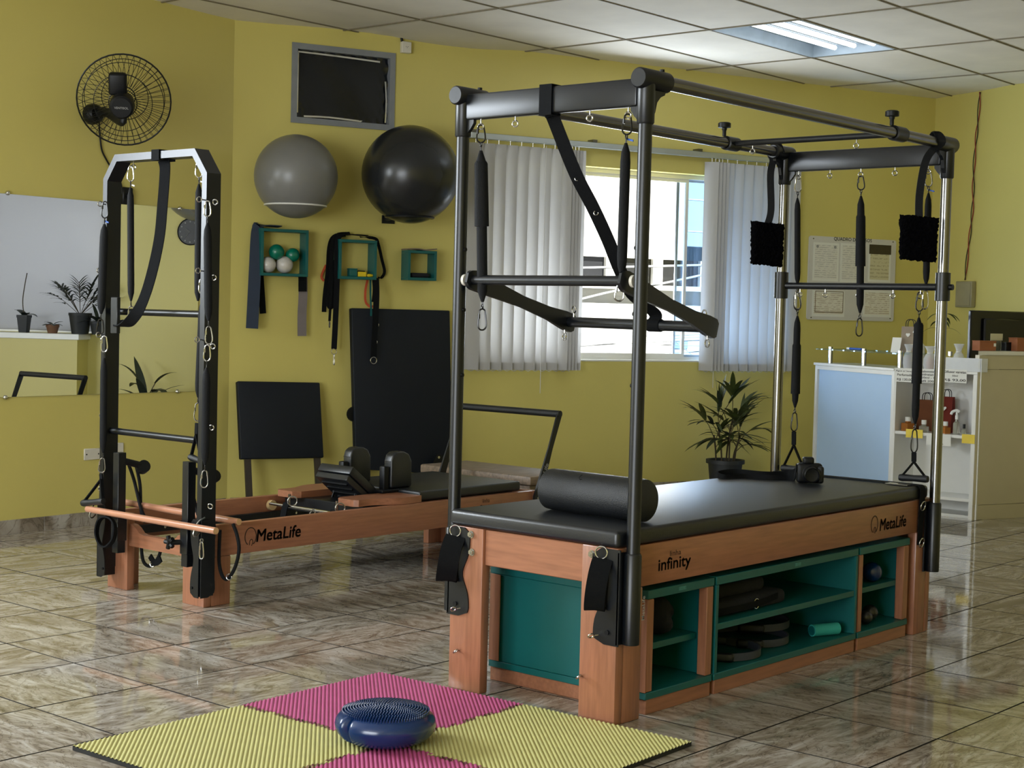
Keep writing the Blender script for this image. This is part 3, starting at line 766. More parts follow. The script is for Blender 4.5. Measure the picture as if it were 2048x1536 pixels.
def pring(x, y, z, R, label, tilt=(0, 0, 1)):
    t = thing('pilates_ring', label, 'exercise ring', (x, y, z-.02), 'rings in the middle cubby')
    n_ = V(tilt).normalized(); part('hoop', sweep(BM(), [V((x, y, z))+V((R*math.cos(a*PI/16), R*math.sin(a*PI/16), 0)) for a in range(32)], rect(.03, .009), closed=True, side=n_), RINGM, t)
    for s in (0, PI):
        a = s+.6; c = V((x+R*math.cos(a), y+R*math.sin(a), z)); tg = V((-math.sin(a), math.cos(a), 0)); nn = V((math.cos(a), math.sin(a), 0))
        part('pad', obox(BM(), c, tg*.11, nn*.035, V((0, 0, .036)), .012, 3), RUB, t)
pring(.93, .235, .101, .165, 'dark exercise ring at the near end of the middle cubby')
pring(1.24, .29, .101, .165, 'dark exercise ring lying behind the first one')
pring(1.36, .36, .139, .165, 'dark exercise ring stacked on another, far left of the teal roller')
fr = thing('hand_roller', 'short teal foam roller lying in the middle cubby', 'roller', (1.56, .11, .0825))
part('roller_body', cyl(BM(), (1.50, .135, .1095), (1.63, .085, .1095), .026, n=20), mat('teal_foam', (40, 150, 140), .7), fr)
part('end_cap', cyl(BM(), (1.496, .1365, .1095), (1.4995, .1352, .1095), .02, n=16), TEAL, fr)
def sball(x, y, z, r, m, label, grp, name='exercise_ball'): return single(name, label, 'ball', ball(BM(), (x, y, z+r), r, 28), m, (x, y, z), grp)
sball(2.015, .13, .2625, .045, BLUE, 'small dark blue ball on the far cubby\'s shelf', 'balls in the far cubby')
sball(2.10, .16, .2625, .024, BLKB, 'tiny black ball behind the small blue ball', 'balls in the far cubby')
sball(2.03, .14, .0825, .036, BLKB, 'black ball at the bottom of the far cubby, right one', 'balls in the far cubby')
sball(1.93, .11, .0825, .032, BLKB, 'black ball half hidden behind the far cubby\'s wood stile', 'balls in the far cubby')

# ------------------------------------------------------------------ springs, handles, loops hanging on the tube frame
FACE = (_fw*-1.0)
def carab(a, b, w=.032, nrm=None, flip=False, r=.0032):
    a = V(a); b = V(b); d = b-a; L = d.length; d.normalize()
    nn = V(nrm) if nrm else V((-.8, -.5, 0)); s = d.cross(nn).normalized()
    if flip: a, b = b, a; d = -d
    q = [(0, .0), (.28, .06), (.36, .2), (.5, .62), (.46, .86), (.22, .98), (0, 1.), (-.22, .98), (-.46, .86), (-.5, .62), (-.36, .2), (-.28, .06)]
    pts = spline([a+d*(L*k)+s*(w*h) for h, k in q], 3, closed=True)
    bm = sweep(BM(), pts, circ(r, 7), closed=True, side=nn)
    c = a+d*(L*.32)+s*(w*.4); cyl(bm, c-d*.006, c+d*.012, r*1.45, n=8)
    return bm
def eyelet(bm, a, b):
    a = V(a); b = V(b); d = (b-a).normalized()
    ring(bm, a+d*.008, .0085, .0025, (.8, -.5, .1), 12, 6); cyl(bm, a+d*.016, b, .0028, n=6)
def covered_spring(label, group, top, s0, s1, bot, w=.034, sleeve=None, cm=CARAB, bm_=CARABD, tag=None, endcar=True, cflip=False, c_top=True):
    """sleeve-covered spring: clip on top, tapered sleeve s0..s1, clip at the bottom"""
    top, s0, s1 = V(top), V(s0), V(s1)
    t = thing('covered_spring', label, 'spring', s1, group)
    e0 = s0+(top-s0).normalized()*.03
    if c_top: part('carabiner', carab(top, e0, nrm=(-.8, -.5, 0)), cm, t)
    bm = BM(); eyelet(bm, e0, s0)
    d = (s1-s0); L = d.length; n_ = 14; pts = []; sc = []
    for i in range(n_+1):
        u = i/n_; p = s0.lerp(s1, u); e = min(u*L, (1-u)*L)/.05
        k = min(1, .28+.72*math.sqrt(min(1, e))) if e < 1 else 1
        pts.append(p); sc.append((k, k))
    sl = sweep(BM(), pts, circ(w/2, 10, w*.36), side=(.65, -.76, 0), scale=sc)
    part('sleeve', sl, SLV, t)
    if sleeve:
        a, b = s0.lerp(s1, sleeve[0]), s0.lerp(s1, sleeve[1])
        part('wide_sleeve', sweep(BM(), [a, a.lerp(b, .04), a.lerp(b, .5), b], circ(w*.66, 10, w*.42), side=(.65, -.76, 0), scale=[.75, .95, 1, 1.04]), SLV, t)
    if bot is not None:
        bot = V(bot); e1 = s1+(bot-s1).normalized()*.026
        part('eyelet', bm, CARABD, t); bm = BM(); eyelet(bm, e1, s1)
        part('carabiner', carab(e1, bot, nrm=(-.6, -.8, 0)), bm_, t)
    part('eyelet', bm, CARABD, t)
    if tag:
        c = e0.lerp(s0, .5); part('cable_tie', obox(BM(), c+V((.005, -.012, -.004)), V((.004, 0, 0)), V((.0, -.03, -.008)), V((0, 0, .007))), tag, t, smooth=False)
    return t
X2 = TL
def A(p): return onx(p, 0.)
def B(p): return onx(p, X2)
g1 = 'covered springs on the trapeze table'
covered_spring('long black spring at the front left post with open clip below', g1, A((962, 250)), A((962, 301)), A((965, 604)), A((964, 660)), .04, (.07, .5), cm=CARABD)
covered_spring('long black spring with blue tie at the front right post', g1, A((1256, 228)), A((1252, 286)), A((1243, 552)), A((1237, 602)), .036, cm=CARABD, bm_=CARAB, tag=BLUT)
covered_spring('upper black spring at the rear left post', g1, B((1597, 352)), B((1595, 396)), B((1595, 570)), B((1596, 618)), .03, bm_=CARAB)
covered_spring('middle black spring hanging before the notice board', g1, B((1722, 352)), B((1722, 392)), B((1720, 626)), B((1718, 672)), .036, (.16, .6), cm=CARABD)
covered_spring('upper black spring behind the right plush loop', g1, B((1857, 342)), B((1857, 386)), B((1852, 570)), B((1849, 618)), .032, bm_=CARAB, tag=BLUT)
sA = covered_spring('lower black spring at the rear left post above a handle', g1, B((1594, 584)), B((1595, 632)), B((1590, 815)), B((1588, 862)), .034, (.3, .85), cm=CARABD)
sB = covered_spring('lower black spring before the white desk above a handle', g1, B((1840, 584)), B((1838, 635)), B((1830, 848)), B((1828, 905)), .036, (.05, .62), cm=CARABD)
def handle(label, group, top, ca, cb, m=WEB, r=.016, ap=None):
    """pull handle: two straps from an apex to a foam grip ca..cb"""
    top, ca, cb = V(top), V(ca), V(cb); mid = (ca+cb)/2; t = thing('pull_handle', label, 'handle', mid, group)
    ap = V(ap) if ap is not None else top.lerp(mid, .36)
    sd = (cb-ca).cross(top-mid).normalized()
    part('strap', sweep(BM(), [top, top.lerp(ap, .6), ap], rect(.022, .008), side=(cb-ca)), m, t)
    for e in (ca, cb):
        part('strap', sweep(BM(), spline([ap, ap.lerp(e, .4)+(e-mid)*.04, e+(e-mid)*.12], 4), rect(.018, .005), side=sd), m, t)
    d = (cb-ca).normalized(); L = (cb-ca).length
    part('grip', lathe(BM(), [(0, -.014), (r*.95, -.012), (r*1.12, .0), (r*1.05, .02), (r*.95, L*.5), (r*1.05, L-.02), (r*1.12, L), (r*.95, L+.012), (0, L+.014)], ca, 16, ax=d), RUB, t)
    return t
g2 = 'pull handles hanging on springs'
handle('black pull handle behind the camera at the rear left post', g2, B((1588, 863)), B((1568, 936)), B((1606, 939)))
handle('black pull handle above the couch\'s far right corner', g2, B((1828, 905)), B((1804, 955)), B((1851, 958)))
def plush(label, pts, c, w, h):
    t = thing('padded_loop', label, 'loop', V(c)-V((0, 0, h/2)), 'plush loops on the top rails')
    part('strap', sweep(BM(), spline(pts, 6), rect(.034, .01), side=(.5, -.8, 0), scale=None), SLV, t)
    bm = BM(); n_ = 26; c = V(c); ex = V((.65, -.76, 0)); ey = V((.76, .65, 0)); vs = []
    bmesh.ops.create_grid(bm, x_segments=n_, y_segments=n_, size=.5)
    top_ = bm.verts[:]
    ret = bmesh.ops.extrude_face_region(bm, geom=bm.faces[:]); ext = [v for v in ret['geom'] if isinstance(v, bmesh.types.BMVert)]
    for v in ext: v.co.z += 1
    for v in bm.verts:
        x, y, z = v.co.x, v.co.y, v.co.z-.5
        e = min(.5-abs(x), .5-abs(y)); pf = .35+.65*math.sqrt(min(1, max(0, e)/.12)) if e > 0 else .35
        jx, jy, jz = (random.uniform(-1, 1) for _ in range(3)); jit = .0045
        p = c+ex*(w*x*(1+.05*y))+V((0, 0, h*y-.012*x))+ey*(z*.05*pf)
        v.co = p+ex*(jx*jit)+V((0, 0, jy*jit))+ey*(jz*jit)
    bmesh.ops.recalc_face_normals(bm, faces=bm.faces[:])
    part('plush_pad', bm, FUR, t, smooth=False); return t
def C_(p, x=2.28): return onx(p, x)
k1 = TH+.03
pl = plush('black plush loop over the top rail\'s far left end', [V((2.27, TW-.03, TH-.012)), V((2.27, TW, k1+.008)), V((2.27, TW+.036, TH)), V((2.27, TW+.02, TH-.04)), C_((1541, 350)), C_((1542, 420)), C_((1534, 452))], C_((1534, 488)), .16, .21)
pr_ = plush('black plush loop over the top rail\'s far right end', [V((2.22, .03, TH-.012)), V((2.22, 0, k1+.008)), V((2.22, -.034, TH)), V((2.22, .015, TH-.04)), C_((1849, 330), 2.2), C_((1839, 390), 2.2), C_((1838, 440), 2.2)], C_((1837, 477), 2.2), .17, .2)
# safety strap from the front beam to the push-through bar
sf = thing('safety_strap', 'long black safety strap from front beam to push bar', 'strap', Q1.lerp(Q2, .7))
a_, b_ = TH-.099, TH+.011; y_ = A((1100, 200)).y
part('beam_wrap', sweep(BM(), [(-.026, y_, b_), (.026, y_, b_), (.026, y_, a_), (-.026, y_, a_)], rect(.058, .003), closed=True, side=(0, 1, 0)), WEB, sf)
e_ = Q1.lerp(Q2, .63)
pts = [V((0, y_-.01, a_)), onx((1108, 240), .03), onx((1150, 345), .1), onx((1186, 415), .17), onx((1216, 480), .25), onx((1240, 540), .32), onx((1265, 590), .42), e_+V((-.01, 0, .05)), e_+V((0, 0, .022))]
part('webbing', sweep(BM(), spline(pts, 6), rect(.05, .005), side=(.3, -.9, .2)), WEB, sf)
for p, x in (((1154, 357), .11), ((1174, 393), .15), ((1192, 426), .18)):
    part('grommet', ring(BM(), onx(p, x), .008, .002, FACE), CARAB, sf)
part('bar_wrap', sweep(BM(), [e_+V((.024*math.cos(a*PI/6), 0, .024*math.sin(a*PI/6))) for a in range(12)], rect(.06, .003), closed=True, side=(0, 1, 0)), WEB, sf)
# ankle loops on the front legs
def loop(label, top, ctrl, grp, w=.036, th=.006, dring=True, side=(-.8, -.3, .2)):
    t = thing('ankle_loop', label, 'loop', top, grp)
    part('webbing', sweep(BM(), spline(ctrl, 6, closed=True), rect(w, th), closed=True, side=side), WEB, t)
    if dring: part('d_ring', ring(BM(), V(top)+V((-.004, 0, .012)), .022, .0032, (-1, -.35, 0)), CARAB, t)
    return t
def Lp(x, pp): return [onx(p, x+dx) for p, dx in pp]
LS = (.6, -.78, 0)
loop('black padded loop on the front left leg', onx((912, 1068), -.055), [onx(p, x) for p, x in (((912, 1074), -.06), ((903, 1096), -.088), ((896, 1130), -.105), ((892, 1158), -.09), ((897, 1150), -.07), ((905, 1110), -.064))], 'foot loops on the front legs', w=.078, th=.012, side=LS)
loop('black padded loop on the front right leg', onx((1204, 1112), -.055), [onx(p, x) for p, x in (((1206, 1120), -.06), ((1198, 1144), -.088), ((1191, 1182), -.105), ((1188, 1216), -.09), ((1193, 1206), -.07), ((1201, 1160), -.064))], 'foot loops on the front legs', w=.072, th=.012, side=LS)
# foam roller on the couch
ra, rb = onz((1100, 977), .77), onz((1293, 1002), .77); d = (rb-ra).normalized(); ra = V((ra.x, ra.y, .77)); L = (rb-ra).length
ft = thing('foam_roller', 'black foam roller lying on the couch', 'roller', (ra+rb)/2-V((0, 0, .08)))
part('roller_body', lathe(BM(), [(0, 0), (.070, 0), (.0775, .006), (.079, .02), (.079, L-.02), (.0775, L-.006), (.070, L), (0, L)], ra, 40, ax=d), RUB, ft)
nn = V((-.55, 0, .83)); nn = (nn-d*nn.dot(d)).normalized(); c_ = ra.lerp(rb, .43)+nn*.0785
part('maker_mark', sweep(BM(), [c_+d*(.016*math.cos(a))+d.cross(nn)*(.016*math.sin(a)) for a in [PI*.45+k*.28 for k in range(10)]], rect(.003, .002), side=nn), BLKP, ft)
# camera with strap lying on the couch
cp = onz((1620, 968), .69)
ca_ = thing('photo_camera', 'black photo camera with lens standing on the couch', 'camera', cp)
ex = V((.65, -.76, 0)); ey = V((.76, .65, 0)); ez = V((0, 0, 1))
part('body', obox(BM(), cp+ez*.048+ey*.03, ex*.115, ey*.055, ez*.092, .014, 3), BLKP, ca_)
part('grip', obox(BM(), cp+ez*.044+ex*.045-ey*.006, ex*.03, ey*.035, ez*.08, .012, 3), RUB, ca_)
part('viewfinder', obox(BM(), cp+ez*.105+ey*.03-ex*.006, ex*.05, ey*.045, ez*.034, .01, 3), BLKP, ca_)
part('lens', lathe(BM(), [(0, 0), (.038, 0), (.04, .012), (.037, .014), (.037, .05), (.033, .055), (.03, .045), (0, .04)], cp+ez*.045+ey*.004, 24, ax=-ey), BLKP, ca_)
sp = [cp+ez*.075-ex*.06+ey*.03, onz((1585, 957), .70), onz((1540, 957), .697), onz((1490, 955), .695), onz((1448, 956), .694), onz((1436, 950), .70), onz((1470, 945), .708), onz((1530, 950), .705), onz((1580, 948), .712), cp+ez*.08-ex*.02+ey*.06]
part('neck_strap', sweep(BM(), spline(sp, 6), rect(.034, .004), side=(.3, .2, 1), scale=None), WEB, ca_)

# ------------------------------------------------------------------ reformer
RY0, RY1 = 2.70, 3.48
rf = thing('reformer', 'long low wooden reformer with black upright frame at its near end', 'exercise machine', (1.5, 3.1, 0))
for xa, xs in ((.25, 1), (2.72, -1)):
    for ya, ys in ((RY0, 1), (RY1, -1)):
        zt_ = .388 if xs > 0 else .235
        b1 = box(BM(), (xa, ya, 0), (xa+xs*.045, ya+ys*.165, .388), .004, 2); box(b1, (xa+xs*.0452, ya, 0), (xa+xs*.16, ya+ys*.045, .236), .004, 2)
        part('leg', b1, WOODV, rf)
for ya in (RY0, RY1-.04):
    part('side_rail', box(BM(), (.2965, ya, .237), (2.674, ya+.04, .39), .004, 2), WOOD, rf)
bm = BM(); poly = []
for i in range(17):
    u = i/16; y = RY0+.1655+(RY1-RY0-.331)*u; z = .335-.045*(1/(1+math.exp(-(min(u, 1-u)-.14)*38)))
    poly.append(V((.26, y, z)))
poly = [V((.26, RY0+.1655, .225))]+poly+[V((.26, RY1-.1655, .225))]
part('end_rail', prism(bm, poly, (.035, 0, 0)), m_, rf, ang=30)
part('end_rail', box(BM(), (2.68, RY0+.166, .24), (2.715, RY1-.166, .385), .003), m_, rf)
for ya in (RY0+.042, RY1-.042-.028): part('glide_rail', box(BM(), (.30, ya, .262), (2.67, ya+.028, .305), .002), BLK, rf)
for k in range(5):
    for ya in (RY0+.07, RY1-.071): part('rail_screw', cyl(BM(), (.55+.45*k, ya, .284), (.55+.45*k, ya+(.001 if ya < 3 else -.001)*2, .284), .007, n=10), CARAB, rf)
part('carriage_base', box(BM(), (1.36, RY0+.075, .315), (2.58, RY1-.075, .392), .003), BLK, rf)
part('carriage_mattress', box(BM(), (1.745, RY0+.03, .393), (2.6, RY1-.03, .448), .014, 4), VIN, rf)
for k, x in enumerate((1.45, 2.45)):
    for ya in (RY0+.055, RY1-.055): part('carriage_wheel', cyl(BM(), (x, ya-.012, .33), (x, ya+.012, .33), .026, n=16), BLKP, rf)
# wooden front platforms, right one with a waisted edge
def plat(y0, y1, inner):
    """wavy wooden plate beside the head rest; y0 outer edge, y1 inner edge"""
    s = 1 if y1 > y0 else -1; pts = []
    for i in range(25):
        u = i/24; x = 1.30+.44*u; w = .05*(1/(1+math.exp((u-.42)*14)))+.012*math.sin(u*PI*2)
        pts.append(V((x, y0+s*w, .392)))
    pts[0] = V((1.312, y0+s*.06, .392))
    pts += [V((1.74, y1, .392)), V((1.34, y1, .392)), V((1.30, y1-s*.03, .392)), V((1.30, y0+s*.075, .392))]
    b = prism(BM(), pts, (0, 0, .036)); return part('platform', b, WOOD, rf, ang=30)
plat(RY0+.012, RY0+.235, 1); plat(RY1-.012, RY1-.235, -1)
# shoulder rests
for y in (2.94, 3.27):
    bm = BM(); poly = [V((1.70, y-.033, .45))]; 
    prof = [(1.70, .45), (1.70, .60), (1.712, .635), (1.74, .652), (1.80, .652), (1.84, .635), (1.862, .595), (1.865, .45)]
    prism(bm, [V((x, y-.033, z)) for x, z in prof], (0, .066, 0)); bmesh.ops.bevel(bm, geom=bm.edges[:], offset=.012, segments=3, profile=.5, affect='EDGES')
    sr = part('shoulder_rest', bm, VIN, rf, ang=50)
    part('rest_post', box(BM(), (1.655, y-.022, .40), (1.695, y+.022, .575), .008, 2), BLKP, sr)
    part('rest_foot', box(BM(), (1.62, y-.045, .428), (1.9, y+.045, .447), .005), BLKP, sr)
    part('seam', box(BM(), (1.6985, y-.026, .597), (1.7, y+.026, .6)), INK, sr, smooth=False)
# tilted head rest
hd = V((-.80, 0, .60)); hu = V((.60, 0, .80)); hc = V((1.56, 3.085, .475)); hy = V((0, 1, 0))
bm = obox(BM(), hc, hd*.30, hy*.26, hu*.05, .008, 2); obox(bm, hc-hu*.047, hd*.29, hy*.252, hu*.036, .004)
hr = part('head_rest', bm, VIN, rf)
bm = BM()
for k in range(5): obox(bm, hc-hu*.069+hd*(-.10+.05*k), hd*.012, hy*.2, hu*.008)
part('rest_slats', bm, BLKP, hr, smooth=False)
for y in (3.0, 3.17): part('rest_strut', beam(BM(), (1.52, y, .43), (1.49, y, .36), .012, .006, (1, 0, 0)), BLKP, hr)
# spring bar with clips
part('spring_bar', cyl(BM(), (1.24, RY0+.09, .355), (1.24, RY1-.09, .355), .008, n=10), CHR, rf)
for y in (2.86, 3.24):
    part('clip_strap', sweep(BM(), [(1.23, y, .375), (1.215, y, .34), (1.20, y, .27)], rect(.045, .005), side=(0, 1, 0)), WEB, rf)
    part('clip_ring', ring(BM(), (1.245, y-.03, .385), .026, .004, (.5, 1, 0)), CARAB, rf)
    part('eye_post', cyl(BM(), (1.25, y, .36), (1.25, y, .42), .008, n=8), CARAB, rf)
part('spring_clip', carab((1.235, 3.02, .36), (1.17, 3.0, .29), .03), CARAB, rf)
part('stopper', cyl(BM(), (1.28, RY1-.045, .34), (1.28, RY1-.07, .34), .028, n=16), mat('cream_rubber', (206, 178, 130), .6), rf)
# foot bar
fb = [V((2.70, RY0-.012, .345)), V((2.715, RY0-.012, .40)), V((2.875, RY0-.012, .80)), V((2.89, RY0-.012, .835))]
for y in (RY0-.012, RY1+.012):
    q = [V((p.x, y, p.z)) for p in fb]; dd = (q[-1]-q[0]).normalized()
    part('foot_bar_arm', sweep(BM(), [q[0]-dd*.04, q[0]-dd*.02, q[0], q[0].lerp(q[-1], .25), q[0].lerp(q[-1], .6), q[-1], q[-1]+dd*.02], rect(.062, .014), side=(1, 0, 0), scale=[.5, .85, 1, .82, .62, .7, .5]), BLK, rf)
    part('arm_bolt', cyl(BM(), (2.70, y-.012, .345), (2.70, y+.012, .345), .008, n=10), CARAB, rf)
part('foot_bar', cyl(BM(), (2.89, RY0-.02, .838), (2.89, RY1+.02, .838), .021, n=18), RUB, rf)
dd = (fb[-1]-fb[0]).normalized(); text('maker_lettering', 'MetaLife', fb[0].lerp(fb[-1], .27)+V((0, -.0075, 0)), dd, V((-dd.z, 0, dd.x)), .15, PAPERG, rf, bold=.02)
text('maker_lettering', 'MetaLife', ony((557, 1067), RY0-.0005), (1, 0, 0), (0, 0, 1), ony((601, 1063), RY0).x-ony((513, 1070), RY0).x, INKB, rf, shear=.12, fat=.012)
_q = ony((501, 1073), RY0); logo(_q.x, RY0-.0008, _q.z, .042, rf, INKB)
text('line_lettering', 'linha', (2.26, RY0-.0005, .362), (1, 0, 0), (0, 0, 1), .06, INKB, rf)
text('line_lettering', 'infinity', (2.25, RY0-.0005, .312), (1, 0, 0), (0, 0, 1), .2, INKB, rf, height=.05, fat=.012)
# upright frame of the reformer
TX0, TX1 = .172, .255
c0, c1, tz = 2.645, 3.43, 2.155
path = [V((0, c1, .11)), V((0, c1, 2.05)), V((0, c1-.085, tz)), V((0, c0+.085, tz)), V((0, c0, 2.05)), V((0, c0, .11))]
outer, inner = [], []
def offpoly(path, o):
    out = []
    for i, p in enumerate(path):
        ds = []
        if i > 0: ds.append((p-path[i-1]).normalized())
        if i < len(path)-1: ds.append((path[i+1]-p).normalized())
        ns = [V((0, -d.z, d.y)) for d in ds]
        if len(ns) == 1: out.append(p+ns[0]*o)
        else:
            b = (ns[0]+ns[1]).normalized(); out.append(p+b*(o/b.dot(ns[0])))
    return out
oa, ob = offpoly(path, .0175), offpoly(path, -.0175)
bm = BM(); ra_ = []
for x in (TX0, TX1): ra_.append(([bm.verts.new(V((x, p.y, p.z))) for p in oa], [bm.verts.new(V((x, p.y, p.z))) for p in ob]))
N = len(path)
for i in range(N-1):
    f = bm.faces.new((ra_[0][0][i], ra_[0][0][i+1], ra_[0][1][i+1], ra_[0][1][i])); f.material_index = 1
    bm.faces.new((ra_[1][0][i], ra_[1][1][i], ra_[1][1][i+1], ra_[1][0][i+1]))
    bm.faces.new((ra_[0][0][i], ra_[1][0][i], ra_[1][0][i+1], ra_[0][0][i+1]))
    bm.faces.new((ra_[0][1][i], ra_[0][1][i+1], ra_[1][1][i+1], ra_[1][1][i]))
for i in (0, N-1): bm.faces.new((ra_[0][0][i], ra_[0][1][i], ra_[1][1][i], ra_[1][0][i]))
bmesh.ops.recalc_face_normals(bm, faces=bm.faces[:])
part('upright_frame', bm, BLK, rf, smooth=False, mats=[BLK, BLK])
part('frame_foot', box(BM(), (TX0+.004, c0-.0135, .069), (TX1-.004, c0+.0135, .109)), BLK, rf); part('frame_foot', box(BM(), (TX0+.004, c1-.0135, .069), (TX1-.004, c1+.0135, .109)), BLK, rf)
for z in (1.398, .80): part('rung', cyl(BM(), (.215, c0+.0176, z), (.215, c1-.0176, z), .0165, n=18), BLK, rf)
for y, s in ((c0, -1), (c1, 1)):
    for z in (1.92, 1.57, 1.25, .87, .5):
        eye((.20, y+s*.0175, z), (0, s, 0), parent=rf, R=.012, face=(1, .5, .2))
    for z in (1.93, 1.6, 1.28): eye((TX0, y, z), (-1, 0, 0), parent=rf, R=.012, face=(.2, 1, 0))
for y in (3.256, 2.723): eye((.215, y, tz-.0175), (0, 0, -1), parent=rf, face=(.8, .5, 0))
part('rung_plate', box(BM(), (.15, 3.285, 1.29), (.171, 3.34, 1.47), .003), BLK, rf)
# hourglass plates at the feet of the frame
for y, s in ((c0, -1), (c1, 1)):
    hs = hour(0, .25, .062, .37, .38)
    poly = [V((TX0-.004, y+s*.012, hs[0][1]))]+[V((TX0-.004, y-s*(w-.012), z)) for w, z in hs]+[V((TX0-.004, y+s*.012, hs[-1][1]))]
    part('frame_plate', prism(BM(), poly, (-.005, 0, 0)), BLK, rf, ang=30)
    poly = [V((TX0-.004, y+s*.021, hs[0][1]))]+[V((TX0-.004+w*1.35, y+s*.021, z)) for w, z in hs]+[V((TX0-.004, y+s*.021, hs[-1][1]))]
    part('frame_plate', prism(BM(), poly, (0, s*.005, 0)), BLK, rf, ang=30)
    for z in (.11,): part('rivet', cyl(BM(), (TX0-.009, y-s*.035, z), (TX0-.014, y-s*.035, z), .007, n=10), BLKP, rf)
# risers with pulleys
for y in (3.30, 2.745):
    part('riser', box(BM(), (.165, y-.023, .20), (.211, y+.023, .70), .002), BLK, rf)
    part('riser_sleeve', box(BM(), (.160, y-.028, .26), (.216, y+.028, .40), .002), BLK, rf)
    part('pulley_arm', cyl(BM(), (.211, y-.01, .655), (.30, y-.03, .63), .017, n=14), BLKP, rf)
    part('pulley', cyl(BM(), (.30, y-.05, .63), (.31, y-.015, .615), .032, n=18), BLKP, rf)
for y, s in ((2.80, 1),):
    kb = BM()
    for a in range(5): cyl(kb, V((.12, y, .315)), V((.12, y+.032*math.cos(a*2*PI/5), .315+.032*math.sin(a*2*PI/5))), .011, n=8)
    cyl(kb, (.11, y, .315), (.165, y-.03, .315), .013, n=10); part('riser_knob', kb, BLKP, rf)
# wooden rods resting on the frame
def rod(label, a, b):
    t = thing('wooden_rod', label, 'rod', (V(a)+V(b))/2, 'wooden rods on the reformer frame')
    part('rod_body', sweep(BM(), [a, b], circ(.0165, 18)), WOODD, t)
    d = (V(b)-V(a)).normalized(); part('rod_end', cyl(BM(), V(b)-d*.0004, V(b)+d*.001, .0155, n=18), mat('rod_end_grain', (190, 150, 104), .6), t)
    return t
def TXp(p, x=.12): return onx(p, x)
rod('wooden rod hooked across the front of the reformer frame', TXp((175, 1018)), TXp((432, 1062)))
rod('wooden rod lying behind the reformer frame\'s posts', onx((246, 1004), .33), onx((478, 1044), .33))
for y in (3.43, 2.60): part('rod_hook', sweep(BM(), spline([(.17, y, .45), (.13, y, .43), (.105, y, .38), (.12, y, .365), (.14, y, .38)], 4), circ(.004, 6)), CARAB, rf)
# springs, strap, handles on the reformer frame
g3 = 'covered springs on the reformer frame'
def D(p, x=.2): return onx(p, x)
covered_spring('inner left spring with white tie on the reformer frame', g3, D((262, 332)), D((261, 375)), D((262, 602)), D((263, 645)), .034, tag=PLUG, bm_=CARAB)
covered_spring('inner right spring with white tie on the reformer frame', g3, D((398, 322)), D((398, 368)), D((396, 602)), None, .036, tag=PLUG)
covered_spring('upper outer spring on the reformer frame\'s left post', g3, D((210, 403), .15), D((209, 448), .15), D((202, 628), .15), D((200, 668), .15), .042, tag=BLUT, cm=CARABD)
covered_spring('lower outer spring on the reformer frame\'s left post', g3, D((209, 672), .15), D((208, 716), .15), D((206, 906), .15), D((203, 945), .15), .036, bm_=CARAB)
covered_spring('upper spring on the front of the frame\'s right post', g3, D((415, 402), .14), D((415, 446), .14), D((417, 642), .14), D((418, 688), .14), .038, bm_=CARAB)
covered_spring('lower spring on the front of the frame\'s right post', g3, D((415, 690), .14), D((413, 735), .14), D((410, 930), .14), D((408, 975), .14), .038, bm_=CARAB)
covered_spring('short leaning spring with yellow tie beside the right post', g3, D((404, 558), .19), D((405, 600), .19), D((396, 795), .19), D((395, 842), .19), .034, tag=YELT, bm_=CARAB)
ls = thing('hanging_strap', 'long black strap draped from the reformer frame\'s top bar', 'strap', (.215, 3.0, 1.3))
yy = D((322, 312)).y
part('beam_wrap', sweep(BM(), [(.166, yy, tz-.024), (.166, yy, tz+.024), (.262, yy, tz+.024), (.262, yy, tz-.024)], rect(.06, .004), closed=True, side=(0, 1, 0)), WEB, ls)
part('webbing', sweep(BM(), spline([V((.215, yy, tz-.02)), D((330, 340), .2), D((325, 410), .18), D((318, 480), .16), D((300, 560), .13), D((280, 615), .1), D((258, 645), .11), D((240, 652), .15), D((236, 642), .2)], 6), rect(.055, .006), side=(.4, -1, 0)), WEB, ls)
handle('black pull handle hanging left of the reformer frame', g2, D((202, 948), .12), D((168, 1006), .12), D((204, 1003), .12), ap=D((203, 958), .12))
handle('black pull handle with yellow ring inside the reformer frame', g2, D((394, 846), .19), D((383, 915), .19), D((402, 922), .19), r=.015, ap=D((393, 868), .19))
loop('thick black loop hanging by the frame\'s left foot', onx((212, 1030), .14), [onx(p, .13) for p in ((210, 1034), (198, 1042), (193, 1066), (200, 1088), (212, 1094), (226, 1080), (230, 1056), (224, 1040))], 'loops at the reformer foot', w=.03, th=.008, dring=False)
sn = thing('steel_snap_hook', 'slim steel snap hook hanging at frame\'s right foot', 'hook', onx((403, 1120), .15))
part('hook_body', carab(onx((403, 1084), .155), onx((403, 1118), .155), .02), CARAB, sn); part('swivel', ring(BM(), onx((403, 1081), .155), .008, .003, (0, 1, 0)), CARAB, sn)
def rope(label, px, x0, cat='rope'):
    t = thing('pulley_rope', label, cat, onx(px[-1], x0), 'black ropes on the reformer')
    part('cord', sweep(BM(), spline([onx(p, x0) for p in px], 6), circ(.0085, 8)), SLV, t); return t
rope('black rope from the left riser down into the frame', [(256, 925), (268, 960), (280, 1010), (288, 1032)], .30)
rope('second black rope from the left riser', [(272, 930), (280, 970), (282, 1020), (290, 1045)], .32)
rope('black rope from the right riser', [(381, 955), (386, 990), (396, 1030)], .28)
r4 = rope('black rope loop with metal ring below the end rail', [(284, 1070), (283, 1100), (288, 1125), (302, 1132), (318, 1112), (322, 1090), (323, 1078)], .31)
part('cord_ring', ring(BM(), onx((305, 1128), .305), .014, .0035, (-1, -.4, 0)), CARAB, r4); part('cord_knot', sweep(BM(), spline([onx(p, .303) for p in ((300, 1112), (310, 1126), (322, 1118))], 4), rect(.03, .008), side=(0, 0, 1)), WEB, r4)
